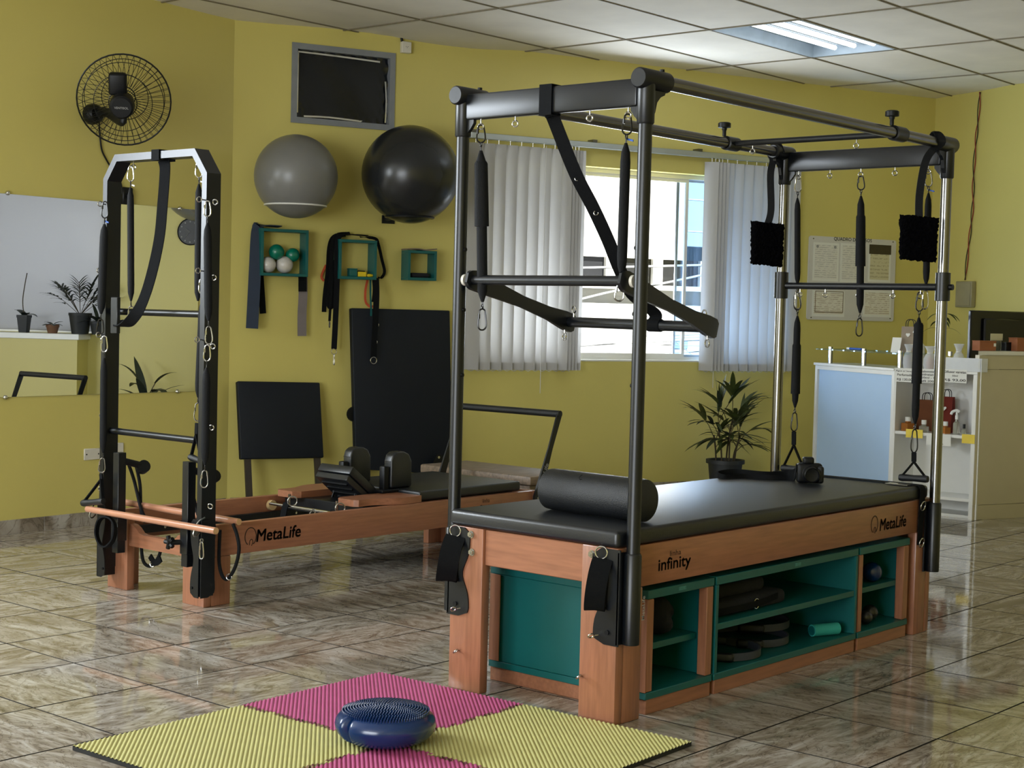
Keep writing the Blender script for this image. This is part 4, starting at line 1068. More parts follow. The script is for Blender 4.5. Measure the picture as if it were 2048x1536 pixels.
r5 = rope('black rope loop hanging off the rod\'s right end', [(466, 1048), (474, 1070), (478, 1100), (470, 1135), (455, 1158), (444, 1150), (438, 1120), (440, 1060)], .30)
part('buckle', ring(BM(), onx((458, 1154), .295), .014, .003, (-1, -.4, 0)), CARAB, r5)
# grey-brown slab behind the reformer's foot end
gs = thing('low_platform', 'low grey-brown grained platform behind the reformer\'s far end', 'platform', (3.15, 3.4, 0))
part('platform_top', box(BM(), (2.95, 2.95, .375), (3.4, 3.9, .432), .012, 2), DPLAN, gs)
part('platform_body', box(BM(), (2.98, 2.98, 0), (3.37, 3.87, .374), .004), DPLAN, gs)

# ------------------------------------------------------------------ left wall: mirror, fan, socket
mr = thing('wall_mirror', 'wide frameless mirror on the left yellow wall', 'mirror', WL.at(1.8, .846, .006))
part('mirror_glass', wallbox(BM(), WL, .296, 3.4, .847, 2.084, .004, .009), MIR, mr, smooth=False)
part('mirror_backing', wallbox(BM(), WL, .295, 3.401, .846, 2.085, .0005, .0038), ALU, mr, smooth=False)
for p in ((14, 386), (358, 417), (9, 795), (353, 783)):
    t, z = WL.tz(p); part('mirror_clip', lathe(BM(), [(0, 0), (.014, 0), (.014, .012), (.009, .018), (0, .019)], WL.at(t, z, .002), 14, ax=WL.n), CHR, mr)
def mirp(p, off=0.):
    """point on the right wall (offset off) that the mirror shows at pixel p"""
    q = WL.hit(p, .009); d = ray(p); d = d-WL.n*(2*d.dot(WL.n)); o = WR.o+WR.n*off
    return q+d*((o-q).dot(WR.n)/d.dot(WR.n))
fc = WL.hit((248, 200), .34)
fan = thing('wall_fan', 'black oscillating wall fan with round wire guard and cord', 'fan', WL.hit((181, 229)))
ax = (FACE*.94+V((0, 0, -.40))+_R*.16).normalized()        # towards the motor side
fx = ax.cross(V((0, 0, 1))).normalized(); fy = fx.cross(ax).normalized()
RF = .286
def fpt(r, a, h): return fc+fx*(r*math.cos(a))+fy*(r*math.sin(a))+ax*h
for R_, h, th in ((RF, 0, .0055), (RF*.86, .052, .0025), (RF*.62, .078, .0025), (RF*.3, .09, .003), (RF*.86, -.052, .0025), (RF*.5, -.08, .0025), (RF*.22, -.085, .004)):
    part('guard_ring', sweep(BM(), [fpt(R_, a*2*PI/40, h) for a in range(40)], circ(th, 6), closed=True, side=ax), BLK, fan)
bm = BM(); NW = 42
for k in range(NW):
    a = 2*PI*k/NW
    for sgn, tw in ((1, .22), (-1, -.22)):
        sweep(bm, [fpt(RF*r, a+tw*(r-.3), sgn*h) for r, h in ((.25, .088), (.62, .08), (.86, .054), (.97, .02), (1., 0))], circ(.0016, 4), side=ax)
part('guard_wires', bm, BLK, fan, kind='stuff')
part('motor_housing', lathe(BM(), [(0, .215), (.06, .215), (.072, .205), (.077, .17), (.077, .14), (.068, .13), (.068, .06), (.05, .04), (0, .04)], fc, 24, ax=ax), BLKP, fan)
text('maker_lettering', 'VENTISOL', fc+ax*.2155+fx*-.0, -fx, fy, .085, PAPERG, fan, bold=.01)
part('gear_housing', obox(BM(), fc+ax*.07+fx*.03+fy*.115, fx*.11, fy*.14, ax*.07, .02, 3), BLKP, fan)
part('blade_hub', cyl(BM(), fc+ax*.035, fc-ax*.03, .04, n=20), BLKP, fan)
wbp = WL.hit((181, 229)); 
part('wall_base', lathe(BM(), [(0, 0), (.062, 0), (.066, .01), (.06, .06), (.045, .075), (0, .078)], wbp, 24, ax=WL.n), BLKP, fan)
part('arm', sweep(BM(), spline([wbp+WL.n*.06, wbp+WL.n*.16+V((0, 0, .005)), fc+ax*.14+V((0, 0, -.10)), fc+ax*.12+V((0, 0, -.03))], 6), circ(.03, 12, .022), scale=None), BLKP, fan)
part('power_cord', sweep(BM(), spline([wbp+WL.n*.05+V((.03, 0, -.04)), WL.hit((199, 260), .012), WL.hit((203, 297), .008), WL.hit((212, 318), .008), WL.hit((224, 338), .008), WL.hit((240, 362), .008), WL.hit((245, 388), .02)], 6), circ(.0055, 8)), BLKP, fan)
sw = thing('fan_switch', 'small black box switch on wall above the mirror\'s right part', 'switch', WL.hit((250, 392)))
t, z = WL.tz((250, 392)); part('switch_box', wallbox(BM(), WL, t-.04, t+.04, z-.055, z+.055, .0015, .035, .006), BLKP, sw)
part('switch_knob', cyl(BM(), WL.at(t, z, .035), WL.at(t, z, .05), .02, n=16), BLKP, sw)
def outlet(label, w, p, wd, h, d, m=PLUG, holes=True, nm='wall_outlet'):
    t, z = w.tz(p); o = thing(nm, label, 'outlet', w.at(t, z-h/2, 0))
    part('cover_plate', wallbox(BM(), w, t-wd/2, t+wd/2, z-h/2, z+h/2, .0015, d, .004), m, o)
    if holes:
        for k in (-1, 1): part('plate_screw', cyl(BM(), w.at(t+k*wd*.36, z, d), w.at(t+k*wd*.36, z, d+.0012), .005, n=10), INK, o)
    return o, t, z
outlet('white blank wall plate with two screws, low on left wall', WL, (183, 908), .128, .074, .012)
outlet('small white outlet low on left wall beside the frame post', WL, (238, 896), .06, .07, .012, holes=False)
o, t, z = outlet('small off-white ceiling-height outlet beside the covered window', WB, (809, 96), .074, .082, .045, holes=False)
part('socket_face', cyl(BM(), WB.at(t, z, .045), WB.at(t, z, .048), .022, n=20), PLUG, o)
for k in (-.007, 0, .007): part('socket_hole', cyl(BM(), WB.at(t+k, z-(.004 if k == 0 else -.003), .048), WB.at(t+k, z-(.004 if k == 0 else -.003), .0488), .0026, n=8), INK, o)
part('outlet_cable', sweep(BM(), [WB.at(t-.03, z+.04, .02), WB.at(t-.035, CEIL-.001, .02)], circ(.01, 8)), BLKP, o)

# ------------------------------------------------------------------ back wall: balls on ring holders, cubes, straps, boards
def holder_ball(px, off, r, m, hz, hm, l1, l2, grp):
    c = WB.hit(px, off)
    b = single('exercise_ball', l1, 'ball', ball(BM(), c, r, 48), m, c-V((0, 0, r)), grp)
    bm = BM(); ball(bm, c, r, 48)
    R = math.sqrt(r*r-hz*hz)+.005; cz = c-V((0, 0, hz))
    h = thing('ball_holder', l2, 'holder', WB.at((c-WB.o).dot(WB.d), cz.z-.03, 0))
    part('holder_ring', ring(BM(), cz, R, .006, (0, 0, 1), 40, 8), hm, h)
    for s in (-.15, .15): part('holder_arm', beam(BM(), cz+WB.d*(R*s)-WB.n*(R*.98), WB.at((c-WB.o).dot(WB.d)+R*s, cz.z, .004), .02, .012, (0, 0, 1)), hm, h)
    part('wall_plate', wallbox(BM(), WB, (c-WB.o).dot(WB.d)-.05, (c-WB.o).dot(WB.d)+.05, cz.z-.03, cz.z+.03, .001, .012), hm, h)
    return c
gb = holder_ball((592, 353), .31, .288, GRYB, .2, WHT, 'matte grey exercise ball on a white wall ring', 'white ring holder carrying the grey ball', None)
bb = holder_ball((821, 349), .38, .348, BLKB, .305, BLK, 'large black exercise ball on a black wall ring', 'black ring holder carrying the black ball', None)
def wcube(label, pa, pb, d=.125, th=.02):
    (t0, z1), (t1, z0) = WB.tz(pa, d), WB.tz(pb, d); c = thing('wall_cube', label, 'shelf', WB.at((t0+t1)/2, z0, .06), 'teal cubes on the back wall')
    part('cube_top', wallbox(BM(), WB, t0, t1, z1-th, z1, .001, d, .001), TEAL, c); part('cube_bottom', wallbox(BM(), WB, t0, t1, z0, z0+th, .001, d, .001), TEAL, c)
    part('cube_side', wallbox(BM(), WB, t0, t0+th, z0+th, z1-th, .001, d, .001), TEAL, c); part('cube_side', wallbox(BM(), WB, t1-th, t1, z0+th, z1-th, .001, d, .001), TEAL, c)
    return t0, t1, z0, z1
c1 = wcube('teal wall cube holding four small balls', (523, 456), (616, 554))
c2 = wcube('teal wall cube draped with black straps', (679, 478), (753, 560))
c3 = wcube('smallest teal wall cube, rightmost of three', (817, 500), (873, 562))
def bq(p, r, off): 
    q = WB.hit(p, off); return q
for p, r, m, l_ in (((536, 527), .057, WBAL, 'white speckled ball at the left in the first wall cube'), ((569, 528), .061, WBAL, 'white speckled ball in the middle of the first wall cube'),
                   ((553, 504), .055, TEALB, 'left teal ball resting on white balls'), ((585, 510), .05, TEALB, 'right teal ball behind the white balls')):
    q = bq(p, r, .065)
    if m is WBAL: q.z = c1[2]+.02+r
    single('small_ball', l_, 'ball', ball(BM(), q, r, 28), m, q-V((0, 0, r)), 'small balls in the first wall cube')
def ribbon(name, label, cat, px, off, w, th, m, grp=None, side=None, extra=None):
    q = [WB.hit(p[:2], p[2] if len(p) > 2 else off) for p in px]
    t = thing(name, label, cat, min(q, key=lambda v: v.z), grp)
    part('webbing', sweep(BM(), spline(q, 5), rect(w, th), side=side if side else WB.d), m, t)
    return t
gs_ = 'bands and straps on the wall cubes'
ribbon('exercise_band', 'wide slate-blue band hanging left of the first cube', 'band', [(560, 453.5, .06), (522, 451, .06), (516, 458, .06), (513, 480, .07), (510, 540, .085), (507, 600, .09), (504, 657, .09)], .1, .085, .006, NAVY, gs_, side=WB.d+WB.n*.5)
ribbon('exercise_band', 'short dark band end behind the slate-blue one', 'band', [(520, 540, .04), (523, 580, .04), (526, 627, .03)], .03, .045, .006, WEB, gs_)
ribbon('exercise_band', 'short black band flap under the first cube\'s right side', 'band', [(605, 548, .06), (605, 565, .07), (605, 583, .07)], .07, .06, .007, WEB, gs_)
ribbon('exercise_band', 'grey woven band hanging below the first cube', 'band', [(606, 550, .05), (606, 590, .055), (604, 630, .06), (604, 672, .06)], .06, .066, .005, GREYF, gs_)
s1 = ribbon('long_strap', 'longest black strap with steel hook, left of second cube', 'strap', [(735, 471.5, .07), (695, 469, .07), (678, 473, .085), (674, 500, .1), (674, 560, .1), (671, 640, .1), (668, 698, .1)], .1, .04, .005, WEB, gs_, side=WB.d+WB.n*.3)
part('ring', ring(BM(), WB.hit((668, 703), .1), .02, .003, WB.n), CARAB, s1); part('snap_hook', carab(WB.hit((668, 708), .1), WB.hit((668, 730), .1), .022, nrm=WB.d), CARAB, s1)
for i, (pp, w_) in enumerate(([(700, 470, .05), (672, 472, .06), (662, 490, .07), (657, 540, .075), (650, 590, .075), (648, 622, .075)], [(705, 468, .08), (668, 474, .09), (660, 510, .1), (658, 560, .1), (655, 600, .1), (662, 614, .1), (667, 590, .09), (666, 540, .09)], [(700, 467, .1), (672, 476, .11), (665, 520, .115), (664, 580, .115), (660, 630, .115)])) if False else ():
    pass
ribbon('long_strap', 'outermost black strap end with small clip, left of second cube', 'strap', [(690, 469, .03), (668, 474, .04), (659, 495, .05), (656, 540, .055), (650, 590, .06), (648, 624, .06)], .05, .034, .004, WEB, gs_)
ribbon('long_strap', 'black strap looped back up beside the longest strap', 'strap', [(700, 467, .06), (672, 472, .07), (664, 500, .075), (661, 560, .08), (656, 605, .08), (662, 615, .085), (667, 600, .085), (667, 560, .08), (668, 520, .075)], .08, .03, .004, WEB, gs_)
s4 = ribbon('long_strap', 'thin black cord with a tiny swivel clip hanging down', 'strap', [(664, 560, .09), (661, 610, .09), (659, 642, .09)], .09, .018, .006, WEB, gs_)
part('snap_hook', carab(WB.hit((659, 642), .09), WB.hit((659, 655), .09), .014, nrm=WB.d), CARABD, s4)
ribbon('long_strap', 'thin loop of black strap right of the second cube', 'strap', [(720, 474, .09), (750, 477, .09), (757, 490, .07), (764, 520, .05), (769, 543, .04), (763, 555, .03), (756, 555, .02)], .05, .022, .004, WEB, gs_)
s6 = ribbon('long_strap', 'black strap with steel D-ring hanging before tall board', 'strap', [(752, 556, .1), (753, 590, .14), (751, 640, .15), (748, 690, .15), (747, 716, .15)], .15, .045, .005, WEB, gs_)
part('d_ring', ring(BM(), WB.hit((747, 721), .15), .024, .0035, WB.n), CARAB, s6)
for p in ((756, 650), (753, 684)): part('side_ring', ring(BM(), WB.hit(p, .15), .012, .0028, WB.d), CARAB, s6)
ribbon('rubber_band', 'orange rubber band peeking out left of the second cube', 'band', [(652, 530, .02), (645, 545, .02), (643, 555, .02), (648, 562, .02)], .02, .016, .002, ORNG, gs_)
ribbon('rubber_band', 'orange rubber band loop hanging below the second cube', 'band', [(735, 560, .04), (731, 580, .04), (731, 602, .04), (738, 612, .04), (746, 613, .04)], .04, .018, .002, ORNG, gs_)
ribbon('resistance_cord', 'teal and dark cord hanging below the second cube', 'cord', [(741, 558, .06), (741, 590, .06), (742, 615, .07), (742, 632, .08)], .06, .012, .008, TEAL, gs_)
ribbon('resistance_cord', 'short dark cord loop beside the D-ring strap', 'cord', [(746, 560, .06), (747, 580, .06), (745, 604, .06)], .06, .012, .006, WEB, gs_)
z_ = c2[2]+.0205
def wb_item(name, label, cat, t0, t1, h, a, b, m, grp=None, bev=.003, z=z_):
    it = thing(name, label, cat, WB.at((t0+t1)/2, z, (a+b)/2), grp); part('body', wallbox(BM(), WB, t0, t1, z, z+h, a, b, bev), m, it); return it
t_, _ = WB.tz((705, 545), .08); it = wb_item('small_box', 'small teal box inside the second wall cube', 'box', t_-.03, t_+.03, .05, .05, .1, TEAL); part('lid', wallbox(BM(), WB, t_-.031, t_+.031, z_+.05, z_+.058, .049, .101), TEAL, it)
t_, _ = WB.tz((722, 550), .08); it = wb_item('clip', 'yellow clip lying inside the second wall cube', 'clip', t_-.03, t_+.035, .036, .06, .1, YELT); part('clip_teeth', wallbox(BM(), WB, t_-.03, t_+.03, z_+.0365, z_+.044, .07, .08), BLKP, it)
t_, _ = WB.tz((741, 550), .09); it = wb_item('marker', 'yellow marker at the right in the second wall cube', 'marker', t_-.03, t_+.02, .022, .08, .105, YELT, bev=.008); part('cap', wallbox(BM(), WB, t_+.0205, t_+.04, z_, z_+.022, .08, .105, .008), YELT, it)
t_ = (c3[0]+c3[1])/2; z3 = c3[2]+.0205
bm = BM(); wallbox(bm, WB, t_-.075, t_+.07, z3, z3+.035, .03, .11, .014); single('folded_cloth', 'dark folded cloth inside the smallest wall cube', 'cloth', bm, CLOTH, WB.at(t_, z3, .07))
bm = BM(); q = [WB.at(c3[0]-.01, c3[3]+.006, .07), WB.at(c3[0]+.08, c3[3]+.012, .07), WB.at(c3[0]+.15, c3[3]+.006, .07), WB.at(c3[1]+.002, c3[3]+.016, .07)]
single('folded_mat', 'thin grey-brown mat folded on top of the smallest wall cube', 'mat', sweep(bm, spline(q, 5), rect(.1, .008), side=WB.n), mat('taupe_mat', (110, 96, 84), .8), WB.at(t_, c3[3], .07))
# padded boards
def board(label, px, offs, th, legs, name='jump_board'):
    q = [WB.hit(p, o) for p, o in zip(px, offs)]; t = thing(name, label, 'board', V((q[3].x, q[3].y, 0)), 'padded boards against the back wall')
    nn = (q[1]-q[0]).cross(q[3]-q[0]).normalized(); nn = nn if nn.dot(WB.n) < 0 else -nn
    bm = prism(BM(), q, nn*th); bmesh.ops.bevel(bm, geom=bm.edges[:], offset=.008, segments=2, profile=.5, affect='EDGES')
    part('padded_panel', bm, VIN2, t, ang=50)
    dn = (q[3]-q[0]).normalized()
    for u in legs:
        a = q[3].lerp(q[2], u)+nn*th*.5; L = a.z/-dn.z
        part('leg', sweep(BM(), [a-dn*.05, a+dn*(L-.002)], rect(.045, .022), side=q[2]-q[3]), mat('board_leg', (50, 44, 38), .5), t)
    return t, q, nn
board('small dark padded board on two legs', ((475, 762), (640, 765), (648, 915), (482, 918)), (.08, .08, .19, .19), .05, (.09, .93))
tb_, q, nn = board('tall dark padded board leaning on wall behind the reformer', ((703, 616), (900, 621), (906, 950), (712, 938)), (.07, .07, .17, .17), .055, (.06, .94))
a = WB.hit((876, 917), .2); part('hinge_plate', prism(BM(), [a+WB.d*-.06+V((0, 0, -.06)), a+WB.d*.1+V((0, 0, -.07)), a+WB.d*.02+V((0, 0, .03)), a+WB.d*-.01+V((0, 0, .03))], WB.n*.008), BLKP, tb_)
part('hinge_bolt', cyl(BM(), a+V((0, 0, .01))+WB.n*.008, a+V((0, 0, .01))+WB.n*.016, .01, n=10), CARAB, tb_)
a = WB.hit((707, 828), .1); part('side_knob', lathe(BM(), [(0, -.012), (.05, -.012), (.055, 0), (.05, .012), (0, .012)], a, 20, ax=WB.n), BLKP, tb_)

# notice board
def printed(name, pap, ink, lines, amt=.5):
    m, n, l = nodes_of(name); b = n['Principled BSDF']; b.inputs['Roughness'].default_value = .8
    tc = n.new('ShaderNodeTexCoord'); sx = n.new('ShaderNodeSeparateXYZ'); l.new(tc.outputs['Generated'], sx.inputs[0])
    m1 = n.new('ShaderNodeMath'); m1.operation = 'MULTIPLY'; m1.inputs[1].default_value = lines; l.new(sx.outputs['Z'], m1.inputs[0])
    fr_ = n.new('ShaderNodeMath'); fr_.operation = 'FRACT'; l.new(m1.outputs[0], fr_.inputs[0])
    gt = n.new('ShaderNodeMath'); gt.operation = 'GREATER_THAN'; gt.inputs[1].default_value = .55; l.new(fr_.outputs[0], gt.inputs[0])
    nz = n.new('ShaderNodeTexNoise'); nz.inputs['Scale'].default_value = 5; mp = n.new('ShaderNodeMapping'); mp.inputs['Scale'].default_value = (1, 1, lines*.35)
    l.new(tc.outputs['Generated'], mp.inputs[0]); l.new(mp.outputs[0], nz.inputs[0])
    g2_ = n.new('ShaderNodeMath'); g2_.operation = 'GREATER_THAN'; g2_.inputs[1].default_value = .47; l.new(nz.outputs[0], g2_.inputs[0])
    mm = n.new('ShaderNodeMath'); mm.operation = 'MULTIPLY'; l.new(gt.outputs[0], mm.inputs[0]); l.new(g2_.outputs[0], mm.inputs[1])
    m3 = n.new('ShaderNodeMath'); m3.operation = 'MULTIPLY'; m3.inputs[1].default_value = amt; l.new(mm.outputs[0], m3.inputs[0])
    mx = n.new('ShaderNodeMix'); mx.data_type = 'RGBA'; l.new(m3.outputs[0], mx.inputs['Factor'])
    mx.inputs['A'].default_value = lin(pap)+(1,); mx.inputs['B'].default_value = lin(ink)+(1,)
    l.new(mx.outputs['Result'], b.inputs['Base Color']); return m
PR1 = printed('printed_sheet', (222, 220, 212), (120, 120, 126), 16, .35); PR2 = printed('printed_cream_sheet', (206, 200, 164), (120, 104, 70), 9, .35); PR3 = printed('printed_certificate', (224, 220, 206), (150, 124, 96), 11, .55)
def quad(w, p0, p1, off): 
    (t0, z1), (t1, z0) = w.tz(p0, off), w.tz(p1, off); return t0, t1, z0, z1
nbd = thing('notice_board', 'white notice board headed QUADRO DE AVISOS on the yellow wall', 'board', WB.hit((1703, 642)))
t0, t1, z0, z1 = quad(WB, (1619, 471), (1787, 643), .012)
bm = BM(); wallbox(bm, WB, t0, t1, z0, z1, .002, .012); vs_ = [e for e in bm.edges if abs((e.verts[0].co-e.verts[1].co).normalized().dot(WB.n)) > .9]
bmesh.ops.bevel(bm, geom=vs_, offset=.022, segments=4, profile=.5, affect='EDGES'); part('board_panel', bm, mat('white_board', (206, 204, 200), .4, var=.01), nbd)
for p in ((1627, 477), (1786, 484), (1622, 635), (1780, 637)):
    q = WB.hit(p, .012); part('board_screw', cyl(BM(), q, q+WB.n*.002, .006, n=10), STL, nbd)
text('heading', 'QUADRO DE AVISOS', WB.hit((1706, 480), .0125), WB.d, (0, 0, 1), .425, INK, nbd, bold=.012, height=.036)
def sheet(label, p0, p1, m, off=.013):
    t0, t1, z0, z1 = quad(WB, p0, p1, off); s = thing('notice_sheet', label, 'paper', WB.at((t0+t1)/2, z0, off), 'sheets on the notice board')
    part('paper_sheet', wallbox(BM(), WB, t0, t1, z0, z1, off-.0005, off+.0008), PAPER, s, smooth=False)
    part('print_area', wallbox(BM(), WB, t0+.02, t1-.02, z0+.02, z1-.02, off+.0009, off+.0013), m, s, smooth=False); return s, t0, t1, z0, z1
s, t0, t1, z0, z1 = sheet('printed white sheet, top left on the notice board', (1627, 484), (1676, 563), PR1)
for k in (.16, .84): part('print_seal', cyl(BM(), WB.at(t0+(t1-t0)*k, z1-.035, .0145), WB.at(t0+(t1-t0)*k, z1-.035, .0149), .014, n=12), PAPERG, s)
sheet('printed white sheet half behind the spring on notice board', (1682, 486), (1729, 566), PR1)
s, t0, t1, z0, z1 = sheet('cream sheet with a dark brown header block', (1738, 488), (1780, 565), PR2)
part('header_block', wallbox(BM(), WB, t0+.004, t1-.001, z1-.085, z1-.002, .0145, .0148), mat('olive_brown_print', (64, 56, 34), .7), s, smooth=False)
s, t0, t1, z0, z1 = sheet('framed certificate, bottom left on the notice board', (1625, 580), (1688, 634), PR3)
part('printed_border', frame_rect(BM(), WB, t0+.03, t1-.015, z0+.035, z1-.005, .006, .0145, .0149), mat('brown_border_print', (110, 92, 60), .7), s, smooth=False)
sheet('certificate at the bottom right on the notice board', (1727, 580), (1781, 635), PR3)

# ------------------------------------------------------------------ right wall: breaker box, wires, clock, ball, plants on the sill
t0, t1, z0, z1 = quad(WR, (1920.5, 563), (1951, 615), .0)
bx = thing('breaker_box', 'beige breaker box under loose wires on the right wall', 'box', WR.at((t0+t1)/2, z0, 0))
part('box_body', wallbox(BM(), WR, t0, t1, z0, z1, .001, .05, .006), BEIGE, bx); part('box_door', wallbox(BM(), WR, t0+.015, t1-.015, z0+.015, z1-.015, .0505, .056, .003), BEIGE, bx)
for i, l_ in enumerate(('red wire running down the right wall to breaker box', 'dark wire twisted along the red one')):
    q = [WR.hit(p, .012) for p in ((1960, 184), (1956, 240), (1951, 290), (1947, 350), (1946, 400), (1942, 450), (1936, 500), (1930, 560))]; q = spline(q, 6)
    q = [p+WR.d*(.012*math.sin(k*.55+i*PI))*(1 if 0 < k < len(q)-1 else 0)+WR.n*(.006*math.cos(k*.55+i*PI)) for k, p in enumerate(q)]
    single('wall_wire', l_, 'wire', sweep(BM(), q, circ(.0042, 6)), mat('red_wire', (140, 40, 30), .6) if i == 0 else mat('dark_wire', (50, 46, 24), .6), q[-1], 'wires on the right wall')
ck = mirp((382, 464)); tc_ = (ck-WR.o).dot(WR.d)
cl = thing('wall_clock', 'round black wall clock seen in the mirror', 'clock', WR.at(tc_, ck.z-.15, 0))
part('clock_case', lathe(BM(), [(0, 0), (.15, 0), (.152, .03), (.144, .034), (.14, .026), (0, .026)], WR.at(tc_, ck.z, .001), 36, ax=WR.n), CLKF, cl)
for k in range(12):
    a = k*PI/6; part('hour_mark', obox(BM(), WR.at(tc_+.115*math.sin(a), ck.z+.115*math.cos(a), .028), WR.d*.016, WR.n*.002, V((0, 0, .016))), PAPERG, cl)
for a, L in ((.9, .07), (2.4, .1)): part('clock_hand', beam(BM(), WR.at(tc_, ck.z, .03), WR.at(tc_+L*math.sin(a), ck.z+L*math.cos(a), .03), .006, .002, WR.n), PAPERG, cl)
q = mirp((398, 370), .42); gb2 = single('exercise_ball', 'grey ball high on the right wall, seen only in mirror', 'ball', ball(BM(), q, .4, 40), GRYB, q-V((0, 0, .4)))

def leaf_bm(p, d, L, w, droop, up=V((0, 0, 1)), n=6, fold=.15):
    d = V(d).normalized(); s = d.cross(up).normalized() if d.cross(up).length > .05 else V((1, 0, 0)); pts = []; bm = BM(); P = V(p); rows = []
    v = d.copy()
    for i in range(n+1):
        u = i/n; wd = w*math.sin(PI*min(1, .12+u*.88))**.8*.5 if i < n else 0
        nn = s.cross(v).normalized()
        if i == n: rows.append([bm.verts.new(P)])
        else: rows.append([bm.verts.new(P-s*wd+nn*(wd*fold)), bm.verts.new(P), bm.verts.new(P+s*wd+nn*(wd*fold))])
        v = (v+V((0, 0, -droop/n))).normalized(); P = P+v*(L/n)
    for A_, B_ in zip(rows, rows[1:]):
        if len(B_) == 1: bm.faces.new((A_[0], A_[1], B_[0])); bm.faces.new((A_[1], A_[2], B_[0]))
        else: bm.faces.new((A_[0], A_[1], B_[1], B_[0])); bm.faces.new((A_[1], A_[2], B_[2], B_[1]))
    return bm
def pot_parts(t, c, r0, r1, h, m, rim=.012, sq=False, n=28):
    n = 4 if sq else n
    part('pot', lathe(BM(), [(0, 0), (r0, 0), (r1, h-.03), (r1+rim, h-.03), (r1+rim, h), (r1-.006, h), (r1-.012, h-.02), (0, h-.02)], c, n, ex=(1, .3, 0)), m, t, ang=30)
    part('soil', lathe(BM(), [(r1-.014, h-.021), (0, h-.012)], c, n, ex=(1, .3, 0)), SOIL, t)
# raphis palm on the floor by the back wall
pc = WB.hit((1450, 940), .34); pz = WB.hit((1450, 919), .34).z; pc.z = 0
pp = thing('potted_palm', 'lady palm in a black pot on floor by the window wall', 'plant', pc)
pot_parts(pp, pc, .11, .138, pz, POT, .018)
SX = WB.d; SY = WB.n
def pal(px, off): return WB.hit(px, off)
canes = []
for k, (dx, dy, h, lx) in enumerate(((-.05, .02, .30, -.05), (.03, -.03, .34, .05), (.0, .05, .27, 0), (.06, .04, .22, .05), (-.07, -.03, .22, -.03), (.09, -.02, .16, .05))):
    a = pc+SX*dx+SY*dy+V((0, 0, pz-.022)); b = a+SX*lx+V((0, 0, h)); canes.append((a, b, h))
    part('cane', sweep(BM(), spline([a, a.lerp(b, .5)+SX*(-lx*.2), b], 4), circ(.007, 7)), STEM, pp)
rnd = random.Random(5)
for k, (a, b, h) in enumerate(canes):
    for f in range(4 if h > .25 else 3):
        fr_b = a.lerp(b, .5+.2*f) if f < 3 else b
        az = k*1.3+f*2.2+.4; el = .35+.35*f
        od = SX*math.cos(az)+SY*math.sin(az)*(.6 if math.sin(az) > 0 else .15)
        fe = fr_b+od*.10+V((0, 0, .06+.04*f)); part('leaf_stalk', sweep(BM(), [fr_b, fr_b.lerp(fe, .6)+V((0, 0, .015)), fe], circ(.003, 5)), STEM, pp)
        for q in range(5):
            da = (q-2)*.42; dd_ = (od*math.cos(da)+od.cross(V((0, 0, 1)))*math.sin(da))*(.95)+V((0, 0, el*.9-.12*abs(q-2))); dd_ -= SY*min(0, dd_.dot(SY))*.8
            part('leaf', leaf_bm(fe, dd_, rnd.uniform(.22, .34), rnd.uniform(.032, .05), rnd.uniform(.4, 1.1)), LEAF if rnd.random() < .75 else LEAFD, pp)
for k in range(5):
    dd_ = SX*rnd.uniform(.2, .9)+SY*rnd.uniform(-.3, .4)+V((0, 0, rnd.uniform(.3, .9)))
    part('leaf', leaf_bm(canes[1][1]+V((0, 0, -.04)), dd_, .2, .03, .5), mat('silvery_leaf', (126, 126, 120), .5), pp)
# plants on the sill
def sillp(px): 
    q = mirp(px, .17); q.z = 1.0652; return q
def small_plant(name, label, px, r, h, sq, m, leaves, grp='plants on the white sill'):
    c = sillp(px); t = thing(name, label, 'plant', c, grp); pot_parts(t, c, r*.75, r, h, m, .006, sq)
    for (d, L, w, dr, z) in leaves:
        d = V(d); d -= WR.n*min(0, d.dot(WR.n))*.85; part('leaf', leaf_bm(c+V((0, 0, h-.01+z)), d, L, w, dr), LEAFD, t)
    return t, c
tq, cq = small_plant('potted_orchid', 'square pot with one tall bare stem on the white sill', (48, 668), .085, .2, True, POT, [((.3, -.5, .5), .16, .12, 1.2, 0), ((-.2, .6, .6), .14, .1, 1., 0), ((.5, .4, .4), .17, .12, 1.2, 0)])
part('bare_stem', sweep(BM(), spline([cq+V((0, 0, .18)), cq+V((0, 0, .35))+WR.d*.02, cq+V((0, 0, .52)), cq+V((0, 0, .68))-WR.d*.03], 5), circ(.006, 6)), STEM, tq)
small_plant('potted_succulent', 'small round-leaved plant in a low pot on the sill', (105, 669), .07, .1, False, POTB, [((math.cos(a*1.05), math.sin(a*1.05), .5), .13, .07, .9, 0) for a in range(7)])
tq, cq = small_plant('parlour_palm', 'bushy palm in a wide black pot on the sill', (160, 672), .125, .24, False, POT, [])
for k in range(16):
    a = k*.57; el = .6+1.1*((k*37) % 10)/10; d = V((math.cos(a), math.sin(a), el)); d -= WR.n*min(0, d.dot(WR.n))*.8; d.normalize(); st_ = cq+V((0, 0, .21)); e = st_+d*.26; f = st_+d*.46+V((0, 0, -.04))
    part('frond_stem', sweep(BM(), spline([st_, e, f], 4), circ(.003, 5)), STEM, tq)
    for j in range(5):
        o_ = st_.lerp(f, .5+.12*j)+V((0, 0, .02*math.sin(j)))
        for s_ in (-1, 1): part('leaf', leaf_bm(o_, d*.6+d.cross(V((0, 0, 1)))*s_*.9, .17, .026, .6, n=4), LEAFD, tq)
small_plant('potted_fern', 'small leafy plant at the sill end beside the wide pot', (196, 674), .09, .15, False, POT, [((math.cos(a*.7), math.sin(a*.7), .4+.12*(a % 5)), .26, .05, .8, 0) for a in range(14)])
q = mirp((292, 790), .45); q.z = 0
t = thing('floor_plant', 'broad-leaved floor plant seen at the mirror\'s lower edge', 'plant', q); pot_parts(t, q, .11, .14, .32, POT)
